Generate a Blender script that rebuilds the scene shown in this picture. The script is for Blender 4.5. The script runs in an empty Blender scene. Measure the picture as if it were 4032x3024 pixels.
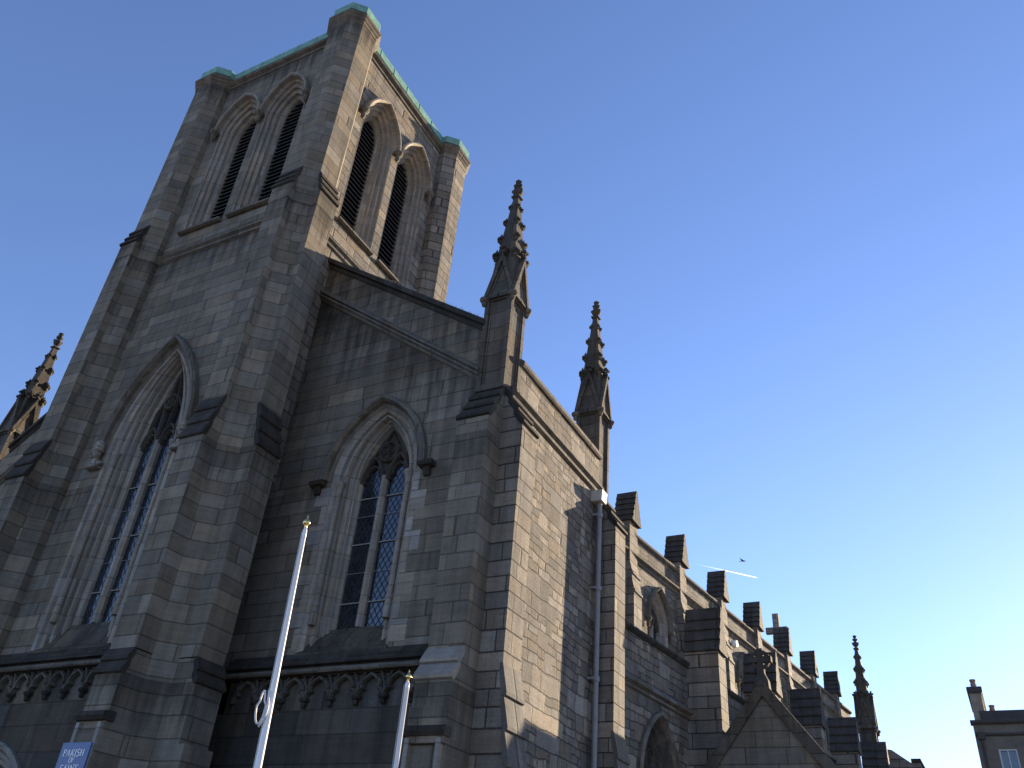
import bpy, bmesh, math, random
from math import sin, cos, pi, sqrt, radians, acos, floor
from mathutils import Vector, Matrix
rnd = random.Random(7)
SC = bpy.context.scene
COL = SC.collection

# ------------------------------------------------------------------ camera
# origin = the photographer's eye; X along the west front, Y into the church, Z up; ground at z = -1.6
GZ = -1.6
YAW, PITCH, ROLL, FPX = -0.52657495, 0.58652887, 0.09239282, 3369.43
fwd = Vector((sin(YAW) * cos(PITCH), cos(YAW) * cos(PITCH), sin(PITCH)))
rt = Vector((cos(YAW), -sin(YAW), 0))
up = rt.cross(fwd)
r2 = cos(ROLL) * rt + sin(ROLL) * up
u2 = -sin(ROLL) * rt + cos(ROLL) * up
cam = bpy.data.cameras.new('camera')
cam.sensor_width = 36.0
cam.lens = FPX * 36.0 / 4032.0
cam.clip_start = 0.1
cam.clip_end = 12000
camo = bpy.data.objects.new('camera', cam)
camo.matrix_world = Matrix(((r2.x, u2.x, -fwd.x, 0), (r2.y, u2.y, -fwd.y, 0), (r2.z, u2.z, -fwd.z, 0), (0, 0, 0, 1)))
COL.objects.link(camo)
SC.camera = camo

# ------------------------------------------------------------------ world, sun, exposure
SUN_AZ, SUN_EL = radians(15.6), radians(14.6)      # azimuth from +Y towards +X
w = bpy.data.worlds.new('World')
SC.world = w
w.use_nodes = True
wn = w.node_tree
for n in list(wn.nodes): wn.nodes.remove(n)
sky = wn.nodes.new('ShaderNodeTexSky')
sky.sky_type = 'NISHITA'
sky.sun_disc = False
sky.sun_elevation = SUN_EL
sky.sun_rotation = SUN_AZ
sky.altitude = 0
sky.air_density = 1.0
sky.dust_density = 0.08
sky.ozone_density = 4.2
bg = wn.nodes.new('ShaderNodeBackground')
bg.inputs[1].default_value = 0.091
wo = wn.nodes.new('ShaderNodeOutputWorld')
wb = wn.nodes.new('ShaderNodeMix')            # white balance of the photograph
wb.data_type = 'RGBA'
wb.blend_type = 'MULTIPLY'
wb.inputs[0].default_value = 1.0
wb.inputs[7].default_value = (1.12, .94, 1.01, 1)
wn.links.new(sky.outputs[0], wb.inputs[6])
wn.links.new(wb.outputs[2], bg.inputs[0])
wn.links.new(bg.outputs[0], wo.inputs[0])
sd = Vector((sin(SUN_AZ) * cos(SUN_EL), cos(SUN_AZ) * cos(SUN_EL), sin(SUN_EL)))
sl = bpy.data.lights.new('sun', 'SUN')
sl.energy = 4.8
sl.angle = radians(0.5)
sl.color = (1.0, 0.80, 0.56)
so = bpy.data.objects.new('sun', sl)
so.rotation_mode = 'QUATERNION'
so.rotation_quaternion = sd.to_track_quat('Z', 'Y')
so.location = (20, 40, 60)
COL.objects.link(so)
SC.view_settings.view_transform = 'Standard'
SC.view_settings.look = 'None'
SC.view_settings.gamma = 1
SC.view_settings.exposure = 1.64

# ------------------------------------------------------------------ materials
class NT:
    def __init__(s, name):
        s.m = bpy.data.materials.new(name)
        s.m.use_nodes = True
        s.t = s.m.node_tree
        s.b = s.t.nodes['Principled BSDF']
    def n(s, typ, **kw):
        o = s.t.nodes.new('ShaderNode' + typ)
        for k, v in kw.items(): setattr(o, k, v)
        return o
    def put(s, sock, v):
        if v is None: return
        if hasattr(v, 'is_output') or isinstance(v, bpy.types.NodeSocket): s.t.links.new(v, sock)
        else: sock.default_value = v
    def math(s, op, a, b=None, c=None):
        o = s.n('Math', operation=op)
        s.put(o.inputs[0], a)
        s.put(o.inputs[1], b)
        s.put(o.inputs[2], c)
        return o.outputs[0]
    def noise(s, vec, scale, detail=4, rough=.55, out=0):
        o = s.n('TexNoise')
        s.put(o.inputs['Vector'], vec)
        o.inputs['Scale'].default_value = scale
        o.inputs['Detail'].default_value = detail
        o.inputs['Roughness'].default_value = rough
        return o.outputs[out]
    def white(s, a, b=0.0, c=0.0):
        v = s.n('CombineXYZ')
        s.put(v.inputs[0], a); s.put(v.inputs[1], b); s.put(v.inputs[2], c)
        o = s.n('TexWhiteNoise', noise_dimensions='3D')
        s.t.links.new(v.outputs[0], o.inputs['Vector'])
        return o.outputs['Value']
    def maprange(s, v, a, b, c, d):
        o = s.n('MapRange')
        s.put(o.inputs[0], v)
        for i, q in enumerate((a, b, c, d)): s.put(o.inputs[i + 1], q)
        return o.outputs[0]
    def mix(s, f, a, b, blend='MIX'):
        o = s.n('Mix', data_type='RGBA', blend_type=blend)
        s.put(o.inputs[0], f)
        s.put(o.inputs[6], a if not isinstance(a, tuple) else (*a, 1))
        s.put(o.inputs[7], b if not isinstance(b, tuple) else (*b, 1))
        return o.outputs[2]
    def scalec(s, col, f):
        o = s.n('VectorMath', operation='SCALE')
        s.put(o.inputs[0], col if not isinstance(col, tuple) else col)
        s.put(o.inputs['Scale'], f)
        return o.outputs[0]

def stone(name, base, H=.39, L=.95, var=.5, joint=.5, jw=.011, rough_bump=.35, tint=.5, stain=.5, fine=.5, irregular=0.0, zoff=0.0, snecked=0.0, pits=0.0, soot=()):
    """Coursed masonry laid out in world space: courses by height, blocks along each face."""
    q = NT(name)
    g = q.n('NewGeometry')
    P = q.n('SeparateXYZ'); q.t.links.new(g.outputs['Position'], P.inputs[0])
    N = q.n('SeparateXYZ'); q.t.links.new(g.outputs['True Normal'], N.inputs[0])
    px, py, pz = P.outputs
    nx, ny, nz = N.outputs
    ln = q.math('MAXIMUM', q.math('SQRT', q.math('ADD', q.math('MULTIPLY', nx, nx), q.math('MULTIPLY', ny, ny))), .05)
    u = q.math('DIVIDE', q.math('SUBTRACT', q.math('MULTIPLY', nx, py), q.math('MULTIPLY', ny, px)), ln)
    flat = q.math('GREATER_THAN', q.math('ABSOLUTE', nz), .97)
    u = q.math('ADD', u, q.math('MULTIPLY', flat, q.math('ADD', px, py)))
    face = q.math('ROUND', q.math('ADD', q.math('MULTIPLY', nx, 3.3), q.math('MULTIPLY', ny, 7.7)))
    if irregular:
        nv = q.noise(g.outputs['Position'], 2.2, 2)
        u = q.math('ADD', u, q.math('MULTIPLY', q.math('SUBTRACT', nv, .5), irregular))
        nv2 = q.noise(g.outputs['Position'], 1.7, 2, out=1)
        sp = q.n('SeparateXYZ'); q.t.links.new(nv2, sp.inputs[0])
        zz = q.math('ADD', pz, q.math('MULTIPLY', q.math('SUBTRACT', sp.outputs[1], .5), irregular * .8))
    else:
        zz = pz
    zz = q.math('ADD', zz, q.math('ADD', q.math('MULTIPLY', q.math('SINE', q.math('MULTIPLY', pz, 2.9)), .055), zoff))
    wob = q.math('MULTIPLY', q.math('SUBTRACT', q.noise(g.outputs['Position'], 14, 2), .5), .012 + irregular * .1)
    def pattern(Hx, Lx, seed):
        zr = q.math('DIVIDE', zz, Hx)
        row = q.math('FLOOR', zr)
        rf = q.math('FRACT', zr)
        r1 = q.white(row, face, 1.5 + seed)
        r2_ = q.white(row, face, 7.5 + seed)
        bl = q.math('MULTIPLY', q.math('MULTIPLY_ADD', r1, .8, .62), Lx)
        qq = q.math('ADD', q.math('DIVIDE', u, bl), q.math('MULTIPLY', r2_, 9.0))
        # irregular block lengths along a course
        qq = q.math('ADD', qq, q.math('MULTIPLY', q.math('SINE', q.math('MULTIPLY_ADD', qq, 2.1, q.math('MULTIPLY', r1, 6.0))), .3))
        cell = q.math('FLOOR', qq)
        cf = q.math('FRACT', qq)
        dz = q.math('MULTIPLY', q.math('MINIMUM', rf, q.math('SUBTRACT', 1.0, rf)), Hx)
        du = q.math('MULTIPLY', q.math('MINIMUM', cf, q.math('SUBTRACT', 1.0, cf)), bl)
        dd = q.math('ADD', q.math('MINIMUM', dz, du), wob)
        return (q.maprange(dd, jw * .6, jw * 1.7, 1.0, 0.0), q.white(cell, row, q.math('ADD', face, seed)),
                q.white(cell, q.math('ADD', row, 31.7), face), q.white(cell, q.math('ADD', row, 77.3), face))
    jm, h1, h2, h3 = pattern(H, L, 0.0)
    if snecked:      # now and then one big stone takes the height of two courses
        J, A1, A2, A3 = pattern(H * 2, L * 1.9, 5.0)
        big = q.math('GREATER_THAN', A3, 1 - snecked)
        def sel(x, y):
            return q.math('ADD', q.math('MULTIPLY', x, q.math('SUBTRACT', 1.0, big)), q.math('MULTIPLY', y, big))
        jm, h1, h2, h3 = sel(jm, J), sel(h1, A1), sel(h2, A2), sel(h3, A1)
    # per block value: most mid, some pale, some dark
    bv = q.math('ADD', 1.0, q.math('MULTIPLY', q.math('SUBTRACT', q.math('MULTIPLY_ADD', q.math('POWER', h1, 2.2), 1.15, q.math('MULTIPLY', h3, .35)), .52), var * 1.35))
    pos = g.outputs['Position']
    nf = q.noise(pos, 28, 6, .7)
    nm = q.noise(pos, 3.1, 5, .6)
    nl = q.noise(pos, .42, 4, .6)
    mp = q.n('Mapping'); q.t.links.new(pos, mp.inputs[0]); mp.inputs['Scale'].default_value = (2.6, 2.6, .22)
    st = q.noise(mp.outputs[0], 1.3, 5, .62)
    v = q.math('MULTIPLY', bv, q.maprange(nf, .25, .75, 1 - .30 * fine, 1 + .26 * fine))
    v = q.math('MULTIPLY', v, q.maprange(nm, .25, .75, .86, 1.14))
    mb_ = q.n('Mapping'); q.t.links.new(pos, mb_.inputs[0]); mb_.inputs['Scale'].default_value = (.9, .9, 11)
    nb = q.noise(mb_.outputs[0], 1.6, 4, .65)          # bedding lines in the stone
    v = q.math('MULTIPLY', v, q.maprange(nb, .3, .7, .87, 1.12))
    v = q.math('MULTIPLY', v, q.maprange(nl, .3, .7, .88, 1.1))
    v = q.math('MULTIPLY', v, q.maprange(st, .36, .60, 1 - .50 * stain, 1.06))
    v = q.math('MULTIPLY', v, q.math('SUBTRACT', 1.0, q.math('MULTIPLY', jm, joint)))
    if pits:
        pt = q.noise(pos, 17, 3, .6)
        v = q.math('MULTIPLY', v, q.maprange(pt, .57, .68, 1.0, 1 - pits))
    if soot:      # black run-off below projecting ledges: (slope in x, level, depth, strength)
        ms = q.n('Mapping'); q.t.links.new(pos, ms.inputs[0]); ms.inputs['Scale'].default_value = (3.4, 3.4, .18)
        sk = q.noise(ms.outputs[0], 1.1, 5, .7)
        for sl_, lv, dp, sg in soot:
            d_ = q.math('SUBTRACT', q.math('MULTIPLY_ADD', px, sl_, lv), pz)
            inn = q.math('GREATER_THAN', d_, -.02)
            fall = q.math('MAXIMUM', q.math('SUBTRACT', 1.0, q.math('DIVIDE', d_, dp)), 0.0)
            mk = q.math('MULTIPLY', inn, q.maprange(q.math('ADD', sk, q.math('MULTIPLY', fall, .30)), .58, .80, 0.0, sg))
            mk = q.math('MULTIPLY', mk, q.math('GREATER_THAN', fall, 0.0))
            v = q.math('MULTIPLY', v, q.math('SUBTRACT', 1.0, mk))
    cool = tuple(b * k for b, k in zip(base, (.93, 1.0, 1.10)))
    warm = tuple(b * k for b, k in zip(base, (1.09, 1.0, .88)))
    c = q.mix(q.maprange(h2, .5 - tint, .5 + tint, 0, 1), cool, warm)
    c = q.scalec(c, v)
    q.t.links.new(c, q.b.inputs['Base Color'])
    q.b.inputs['Roughness'].default_value = .9
    q.b.inputs['Specular IOR Level'].default_value = .25
    hb = q.math('ADD', q.math('MULTIPLY', nf, .55), q.math('ADD', q.math('MULTIPLY', nm, .6), q.math('MULTIPLY', jm, -.8)))
    hb = q.math('ADD', hb, q.math('MULTIPLY', h3, .35))
    bp = q.n('Bump')
    bp.inputs['Strength'].default_value = rough_bump
    bp.inputs['Distance'].default_value = .03
    q.t.links.new(hb, bp.inputs['Height'])
    q.t.links.new(bp.outputs[0], q.b.inputs['Normal'])
    return q.m

def plain(name, col, rough=.6, metal=0.0, var=.2, scale=6, bump=.1, spec=.4):
    q = NT(name)
    g = q.n('NewGeometry')
    a = q.noise(g.outputs['Position'], scale, 5, .6)
    b = q.noise(g.outputs['Position'], scale * 9, 4, .6)
    v = q.math('MULTIPLY', q.maprange(a, .25, .75, 1 - var, 1 + var), q.maprange(b, .25, .75, 1 - var * .5, 1 + var * .5))
    c = q.scalec(col, v)
    q.t.links.new(c, q.b.inputs['Base Color'])
    q.b.inputs['Roughness'].default_value = rough
    q.b.inputs['Metallic'].default_value = metal
    q.b.inputs['Specular IOR Level'].default_value = spec
    if bump:
        bp = q.n('Bump'); bp.inputs['Strength'].default_value = bump; bp.inputs['Distance'].default_value = .02
        q.t.links.new(q.math('ADD', a, b), bp.inputs['Height'])
        q.t.links.new(bp.outputs[0], q.b.inputs['Normal'])
    return q.m

SOOTS = ((0, 18.38, 1.3, .55), (0, 27.55, 1.2, .6), (0, 9.92, 1.4, .40), (0, 4.2, 1.2, .5), (0, 18.95, 1.0, .4))
ASHG = stone('grey_limestone_gable_ashlar', (.164, .144, .111), var=.30, tint=.8, stain=.45, joint=.52, jw=.011, L=1.1, soot=((-.732, 16.72 - .732 * 15.9 - .34, 2.2, .58), (-.695, 18.05 - .695 * 15.9 - .36, 1.5, .5), (0, 9.55, .8, .3)))
ASH = stone('grey_limestone_ashlar', (.172, .151, .116), var=.30, tint=.8, stain=.40, joint=.52, jw=.011, L=1.1, soot=SOOTS)
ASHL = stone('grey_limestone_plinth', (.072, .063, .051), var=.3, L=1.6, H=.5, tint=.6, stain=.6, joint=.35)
ASHE = stone('pitted_limestone_ashlar', (.205, .181, .146), pits=.22, var=.34, tint=.7, stain=.5, rough_bump=.9, fine=1.0, joint=.7, jw=.013)  # pitted; paler than ASH, sunlight on east-facing work put into the base colour
RUB = stone('rough_coursed_rubble', (.185, .163, .132), H=.21, L=.38, var=.5, tint=.6, stain=.35, rough_bump=1.0, fine=1.0, irregular=.20, jw=.013, joint=.5, snecked=.42, pits=.35)
DRS = stone('dressed_pale_limestone', (.25, .225, .187), H=.52, L=6.0, var=.22, tint=.5, stain=.35, joint=.35, rough_bump=.2)
MLD = stone('weathered_moulding_stone', (.145, .128, .102), H=30, L=1.2, var=.3, tint=.5, stain=.65, joint=.5, rough_bump=.6, fine=1.0)
SOOT = stone('sooty_weathering_stone', (.052, .046, .038), H=30, L=1.3, var=.4, tint=.5, stain=.8, joint=.3, rough_bump=.8, fine=1.0)
PINN = stone('soot_streaked_pinnacle_stone', (.105, .092, .073), H=.48, L=3, var=.25, tint=.5, stain=.8, joint=.35, rough_bump=.7, fine=1.0)
CAPS = stone('weathered_cap_stone', (.072, .065, .055), H=30, L=.8, var=.3, tint=.5, stain=.6, joint=.3, rough_bump=.8, fine=1.0)
FRZ = stone('worn_frieze_stone', (.112, .10, .082), H=30, L=.7, var=.3, tint=.5, stain=.8, joint=.3, rough_bump=.8, fine=1.0)
CARV = stone('carved_dark_stone', (.085, .075, .06), H=30, L=.7, var=.3, tint=.5, stain=.8, joint=.3, rough_bump=.8, fine=1.0)
COP = plain('verdigris_copper', (.15, .30, .235), .6, 0, .38, 3.5, .15)
SLATE = plain('dark_roof_slate', (.06, .062, .068), .7, 0, .3, 3, .3)
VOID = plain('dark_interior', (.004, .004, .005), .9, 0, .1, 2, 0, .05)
LOUV = plain('weathered_louvre_timber', (.055, .052, .048), .8, 0, .3, 9, .2)
LEAD = plain('lead_came', (.018, .018, .02), .6, 0, .2, 12, 0)
BAR = plain('pale_painted_iron', (.27, .26, .24), .6, 0, .15, 12, 0)
PIPE = plain('grey_painted_pipe', (.22, .225, .225), .45, 0, .15, 5, .05)
HOPP = plain('off_white_painted_metal', (.46, .44, .39), .5, 0, .12, 5, .05)
POLE = plain('white_gloss_paint', (.76, .76, .76), .22, 0, .04, 3, 0, .5)
ROPE = plain('white_nylon_cord', (.62, .62, .61), .6, 0, .1, 40, .2)
GOLD = plain('gilded_metal', (.75, .55, .22), .18, 1.0, .15, 10, .05)
REND = plain('cement_render', (.155, .138, .110), .9, 0, .25, .9, .2)
RENDD = plain('dark_parapet_render', (.065, .059, .055), .9, 0, .25, .9, .2)
BRKC = plain('buff_chimney_render', (.24, .205, .15), .9, 0, .2, 2, .2)
POT = plain('terracotta_pot', (.30, .20, .15), .85, 0, .2, 5, .2)
LETT = plain('white_lettering', (.85, .85, .86), .4, 0, .03, 5, 0)
SASH = plain('white_sash_paint', (.55, .56, .58), .4, 0, .05, 5, 0)
CROW = plain('black_feathers', (.012, .012, .014), .6, 0, .2, 30, 0)
PAVE = plain('granite_paving', (.22, .19, .15), .9, 0, .2, 1.5, .3)
FLOOD = plain('white_lamp_housing', (.85, .84, .80), .4, 0, .04, 5, 0)

def glassmat():
    q = NT('leaded_window_glass')
    g = q.n('NewGeometry')
    vo = q.n('TexVoronoi'); vo.inputs['Scale'].default_value = 6.5
    q.t.links.new(g.outputs['Position'], vo.inputs['Vector'])
    hs = q.n('SeparateColor'); q.t.links.new(vo.outputs['Color'], hs.inputs[0])
    c = q.mix(hs.outputs[0], (.006, .008, .012), (.022, .026, .034))
    q.t.links.new(c, q.b.inputs['Base Color'])
    q.b.inputs['Roughness'].default_value = .07
    q.b.inputs['IOR'].default_value = 1.75
    bp = q.n('Bump'); bp.inputs['Strength'].default_value = .12; bp.inputs['Distance'].default_value = .02
    q.t.links.new(q.math('ADD', q.noise(g.outputs['Position'], 2.5, 2), q.math('MULTIPLY', hs.outputs[1], .15)), bp.inputs['Height'])
    q.t.links.new(bp.outputs[0], q.b.inputs['Normal'])
    return q.m
GLASS = glassmat()

def signmat():
    q = NT('blue_sign_enamel')
    g = q.n('NewGeometry')
    a = q.noise(g.outputs['Position'], 4, 4)
    q.t.links.new(q.mix(a, (.045, .095, .24), (.06, .125, .30)), q.b.inputs['Base Color'])
    q.b.inputs['Roughness'].default_value = .35
    return q.m
SIGN = signmat()

# ------------------------------------------------------------------ mesh helpers
class MB:
    def __init__(s): s.v = []; s.f = []; s.sm = False
    def add(s, pts, faces):
        o = len(s.v)
        s.v += [tuple(p) for p in pts]
        s.f += [tuple(i + o for i in f) for f in faces]
        return s
    def box(s, x0, x1, y0, y1, z0, z1):
        p = [(x0, y0, z0), (x1, y0, z0), (x1, y1, z0), (x0, y1, z0), (x0, y0, z1), (x1, y0, z1), (x1, y1, z1), (x0, y1, z1)]
        return s.add(p, [(0, 3, 2, 1), (4, 5, 6, 7), (0, 1, 5, 4), (1, 2, 6, 5), (2, 3, 7, 6), (3, 0, 4, 7)])
    def loft(s, rings, cap0=True, cap1=True, closed=True):
        n = len(rings[0])
        pts = [p for r in rings for p in r]
        fs = []
        for k in range(len(rings) - 1):
            for i in range(n if closed else n - 1):
                j = (i + 1) % n
                fs.append((k * n + i, k * n + j, (k + 1) * n + j, (k + 1) * n + i))
        if cap0: fs.append(tuple(range(n - 1, -1, -1)))
        if cap1: fs.append(tuple((len(rings) - 1) * n + i for i in range(n)))
        return s.add(pts, fs)
    def prism(s, plan, z0, z1):
        return s.loft([[(x, y, z0) for x, y in plan], [(x, y, z1) for x, y in plan]])
    def extrude(s, poly, fn, a, b):
        """poly of 2D points, fn(p,q,t) -> world; swept from t=a to t=b"""
        return s.loft([[fn(p, q, a) for p, q in poly], [fn(p, q, b) for p, q in poly]])
    def lathe(s, prof, c=(0, 0, 0), n=12):
        rings = [[(c[0] + r * cos(2 * pi * i / n), c[1] + r * sin(2 * pi * i / n), c[2] + z) for i in range(n)] for r, z in prof]
        return s.loft(rings)
    def tube(s, pts, r, n=8, closed=False):
        pts = [Vector(p) for p in pts]
        rings = []
        m = len(pts)
        ref = Vector((.3, .2, .9))
        for i, p in enumerate(pts):
            a = pts[(i - 1) % m] if (closed or i > 0) else p
            b = pts[(i + 1) % m] if (closed or i < m - 1) else p
            t = (b - a).normalized()
            x = t.cross(ref)
            if x.length < .05: x = t.cross(Vector((1, 0, 0)))
            x.normalize()
            y = t.cross(x)
            rr = r[i] if isinstance(r, (list, tuple)) else r
            rings.append([p + x * rr * cos(2 * pi * k / n) + y * rr * sin(2 * pi * k / n) for k in range(n)])
        if closed: rings.append(rings[0])
        return s.loft(rings, not closed, not closed)
    def blob(s, c, r, sc=(1, 1, 1), sub=1, jit=0.0):
        bm = bmesh.new()
        bmesh.ops.create_icosphere(bm, subdivisions=sub, radius=1)
        bm.verts.ensure_lookup_table()
        pts = []
        for v in bm.verts:
            k = 1 + rnd.uniform(-jit, jit)
            pts.append((c[0] + v.co.x * r * sc[0] * k, c[1] + v.co.y * r * sc[1] * k, c[2] + v.co.z * r * sc[2] * k))
        fs = [tuple(v.index for v in f.verts) for f in bm.faces]
        bm.free()
        return s.add(pts, fs)
    def build(s, name, mat, parent=None, smooth=False, normals=True, **props):
        me = bpy.data.meshes.new(name)
        me.from_pydata(s.v, [], s.f)
        if normals:
            bm = bmesh.new(); bm.from_mesh(me)
            bmesh.ops.recalc_face_normals(bm, faces=bm.faces)
            bm.to_mesh(me); bm.free()
        me.materials.append(mat)
        if smooth:
            for p in me.polygons: p.use_smooth = True
        o = bpy.data.objects.new(name, me)
        COL.objects.link(o)
        if parent: o.parent = parent
        for k, v in props.items(): o[k] = v
        return o

def empty(name, loc=(0, 0, 0), parent=None, **props):
    o = bpy.data.objects.new(name, None)
    o.empty_display_size = .3
    o.location = loc
    COL.objects.link(o)
    if parent: o.parent = parent
    for k, v in props.items(): o[k] = v
    return o

def copy_tree(o, parent=None, delta=(0, 0, 0)):
    c = o.copy()
    COL.objects.link(c)
    c.parent = parent
    c.location = Vector(o.location) + Vector(delta)
    for ch in list(o.children):
        d = ch.copy(); COL.objects.link(d); d.parent = c
        for g in list(ch.children):
            e = g.copy(); COL.objects.link(e); e.parent = d
    return c

# ------------------------------------------------------------------ gothic helpers (2D: u along the wall, z up, d into the wall)
def arc_pts(w, h, zs, n=10):
    R = (w * w + h * h) / (2 * w)
    c = R - w
    f1 = acos(max(-1, min(1, -c / R)))
    L = [(c + R * cos(pi + (f1 - pi) * i / n), zs + R * sin(pi + (f1 - pi) * i / n)) for i in range(n + 1)]
    L[-1] = (0.0, zs + h)
    return L + [(-x, z) for x, z in reversed(L[:-1])]

def arch_top(w, h, zs):
    R = (w * w + h * h) / (2 * w)
    c = R - w
    return lambda u: zs + sqrt(max(0.0, R * R - (abs(u) + c) ** 2)) if abs(u) < w else zs

def ring(w, h, zs, zb, n=10):
    return [(-w, zb)] + arc_pts(w, h, zs, n) + [(w, zb)]

def wall_sheet(mb, fn, u0, u1, zb, top, openings, d=0.0, breaks=()):
    """flat wall with pointed openings [(uc, w, h, zs, zo)]"""
    cur = u0
    def rect(a, b, z0, tp):
        us = [a] + [k for k in sorted(breaks) if a < k < b] + [b]
        for p, q in zip(us[:-1], us[1:]):
            mb.add([fn(p, d, z0), fn(q, d, z0), fn(q, d, tp(q)), fn(p, d, tp(p))], [(0, 1, 2, 3)])
    for uc, w_, h_, zs, zo in sorted(openings):
        if uc - w_ > cur + 1e-6: rect(cur, uc - w_, zb, top)
        if zo > zb: mb.add([fn(uc - w_, d, zb), fn(uc + w_, d, zb), fn(uc + w_, d, zo), fn(uc - w_, d, zo)], [(0, 1, 2, 3)])
        A = arc_pts(w_, h_, zs, 10)
        for (p, z), (q, y) in zip(A[:-1], A[1:]):
            mb.add([fn(uc + p, d, z), fn(uc + q, d, y), fn(uc + q, d, top(uc + q)), fn(uc + p, d, top(uc + p))], [(0, 1, 2, 3)])
        cur = uc + w_
    if u1 > cur: rect(cur, u1, zb, top)

def orders(mb, fn, uc, prof, zs, zb, n=10, archonly=False):
    """mouldings: rings (w, h, d) joined in sequence"""
    R = []
    for w_, h_, d in prof:
        r = arc_pts(w_, h_, zs, n) if archonly else ring(w_, h_, zs, zb, n)
        R.append([fn(uc + u, d, z) for u, z in r])
    mb.loft(R, False, False, closed=False)
    if archonly:   # close the two feet
        for e in (0, -1):
            mb.add([r[e] for r in R], [tuple(range(len(R)))])

def bar(mb, fn, path, wd, d0, d1):
    """stone bar along a 2D path; front at d0 (narrow), back at d1"""
    m = len(path)
    rings = []
    for i in range(m):
        a = path[max(0, i - 1)]; b = path[min(m - 1, i + 1)]
        tx, tz = b[0] - a[0], b[1] - a[1]
        l = sqrt(tx * tx + tz * tz) or 1
        nx_, nz_ = -tz / l, tx / l
        x, z = path[i]
        dm = d0 + (d1 - d0) * .45
        rings.append([fn(x + nx_ * k, dd, z + nz_ * k) for k, dd in ((wd / 2, d1), (wd / 2, dm), (wd * .22, d0), (-wd * .22, d0), (-wd / 2, dm), (-wd / 2, d1))])
    mb.loft(rings)

TREF = [(-1, 0), (-1.0, .22), (-.94, .45), (-.80, .62), (-.60, .66), (-.72, .84), (-.70, 1.08), (-.55, 1.32), (-.30, 1.52), (0, 1.72)]
TREF = TREF + [(-x, z) for x, z in reversed(TREF[:-1])]

def circle(cx, cz, r, n=20):
    return [(cx + r * cos(2 * pi * i / n), cz + r * sin(2 * pi * i / n)) for i in range(n + 1)]

def lattice(mb, fn, u0, u1, zb, top, d, step=.16, wd=.016):
    W = u1 - u0
    rise = W * 1.55
    zmax = max(top(u0 + W * k / 10) for k in range(11))
    z = zb - rise
    while z < zmax:
        for sgn in (1, -1):
            N = 14
            prev = None
            for k in range(N + 1):
                t = k / N
                u = u0 + W * t if sgn > 0 else u1 - W * t
                zz = z + rise * t
                ok = zb <= zz <= top(u)
                if prev and ok and prev[2]:
                    a, b = prev[:2], (u, zz)
                    tx, tz = b[0] - a[0], b[1] - a[1]
                    l = sqrt(tx * tx + tz * tz)
                    ox, oz = -tz / l * wd / 2, tx / l * wd / 2
                    mb.add([fn(a[0] + ox, d, a[1] + oz), fn(b[0] + ox, d, b[1] + oz), fn(b[0] - ox, d, b[1] - oz), fn(a[0] - ox, d, a[1] - oz)], [(0, 1, 2, 3)])
                prev = (u, zz, ok)
        z += step * 1.55

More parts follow.
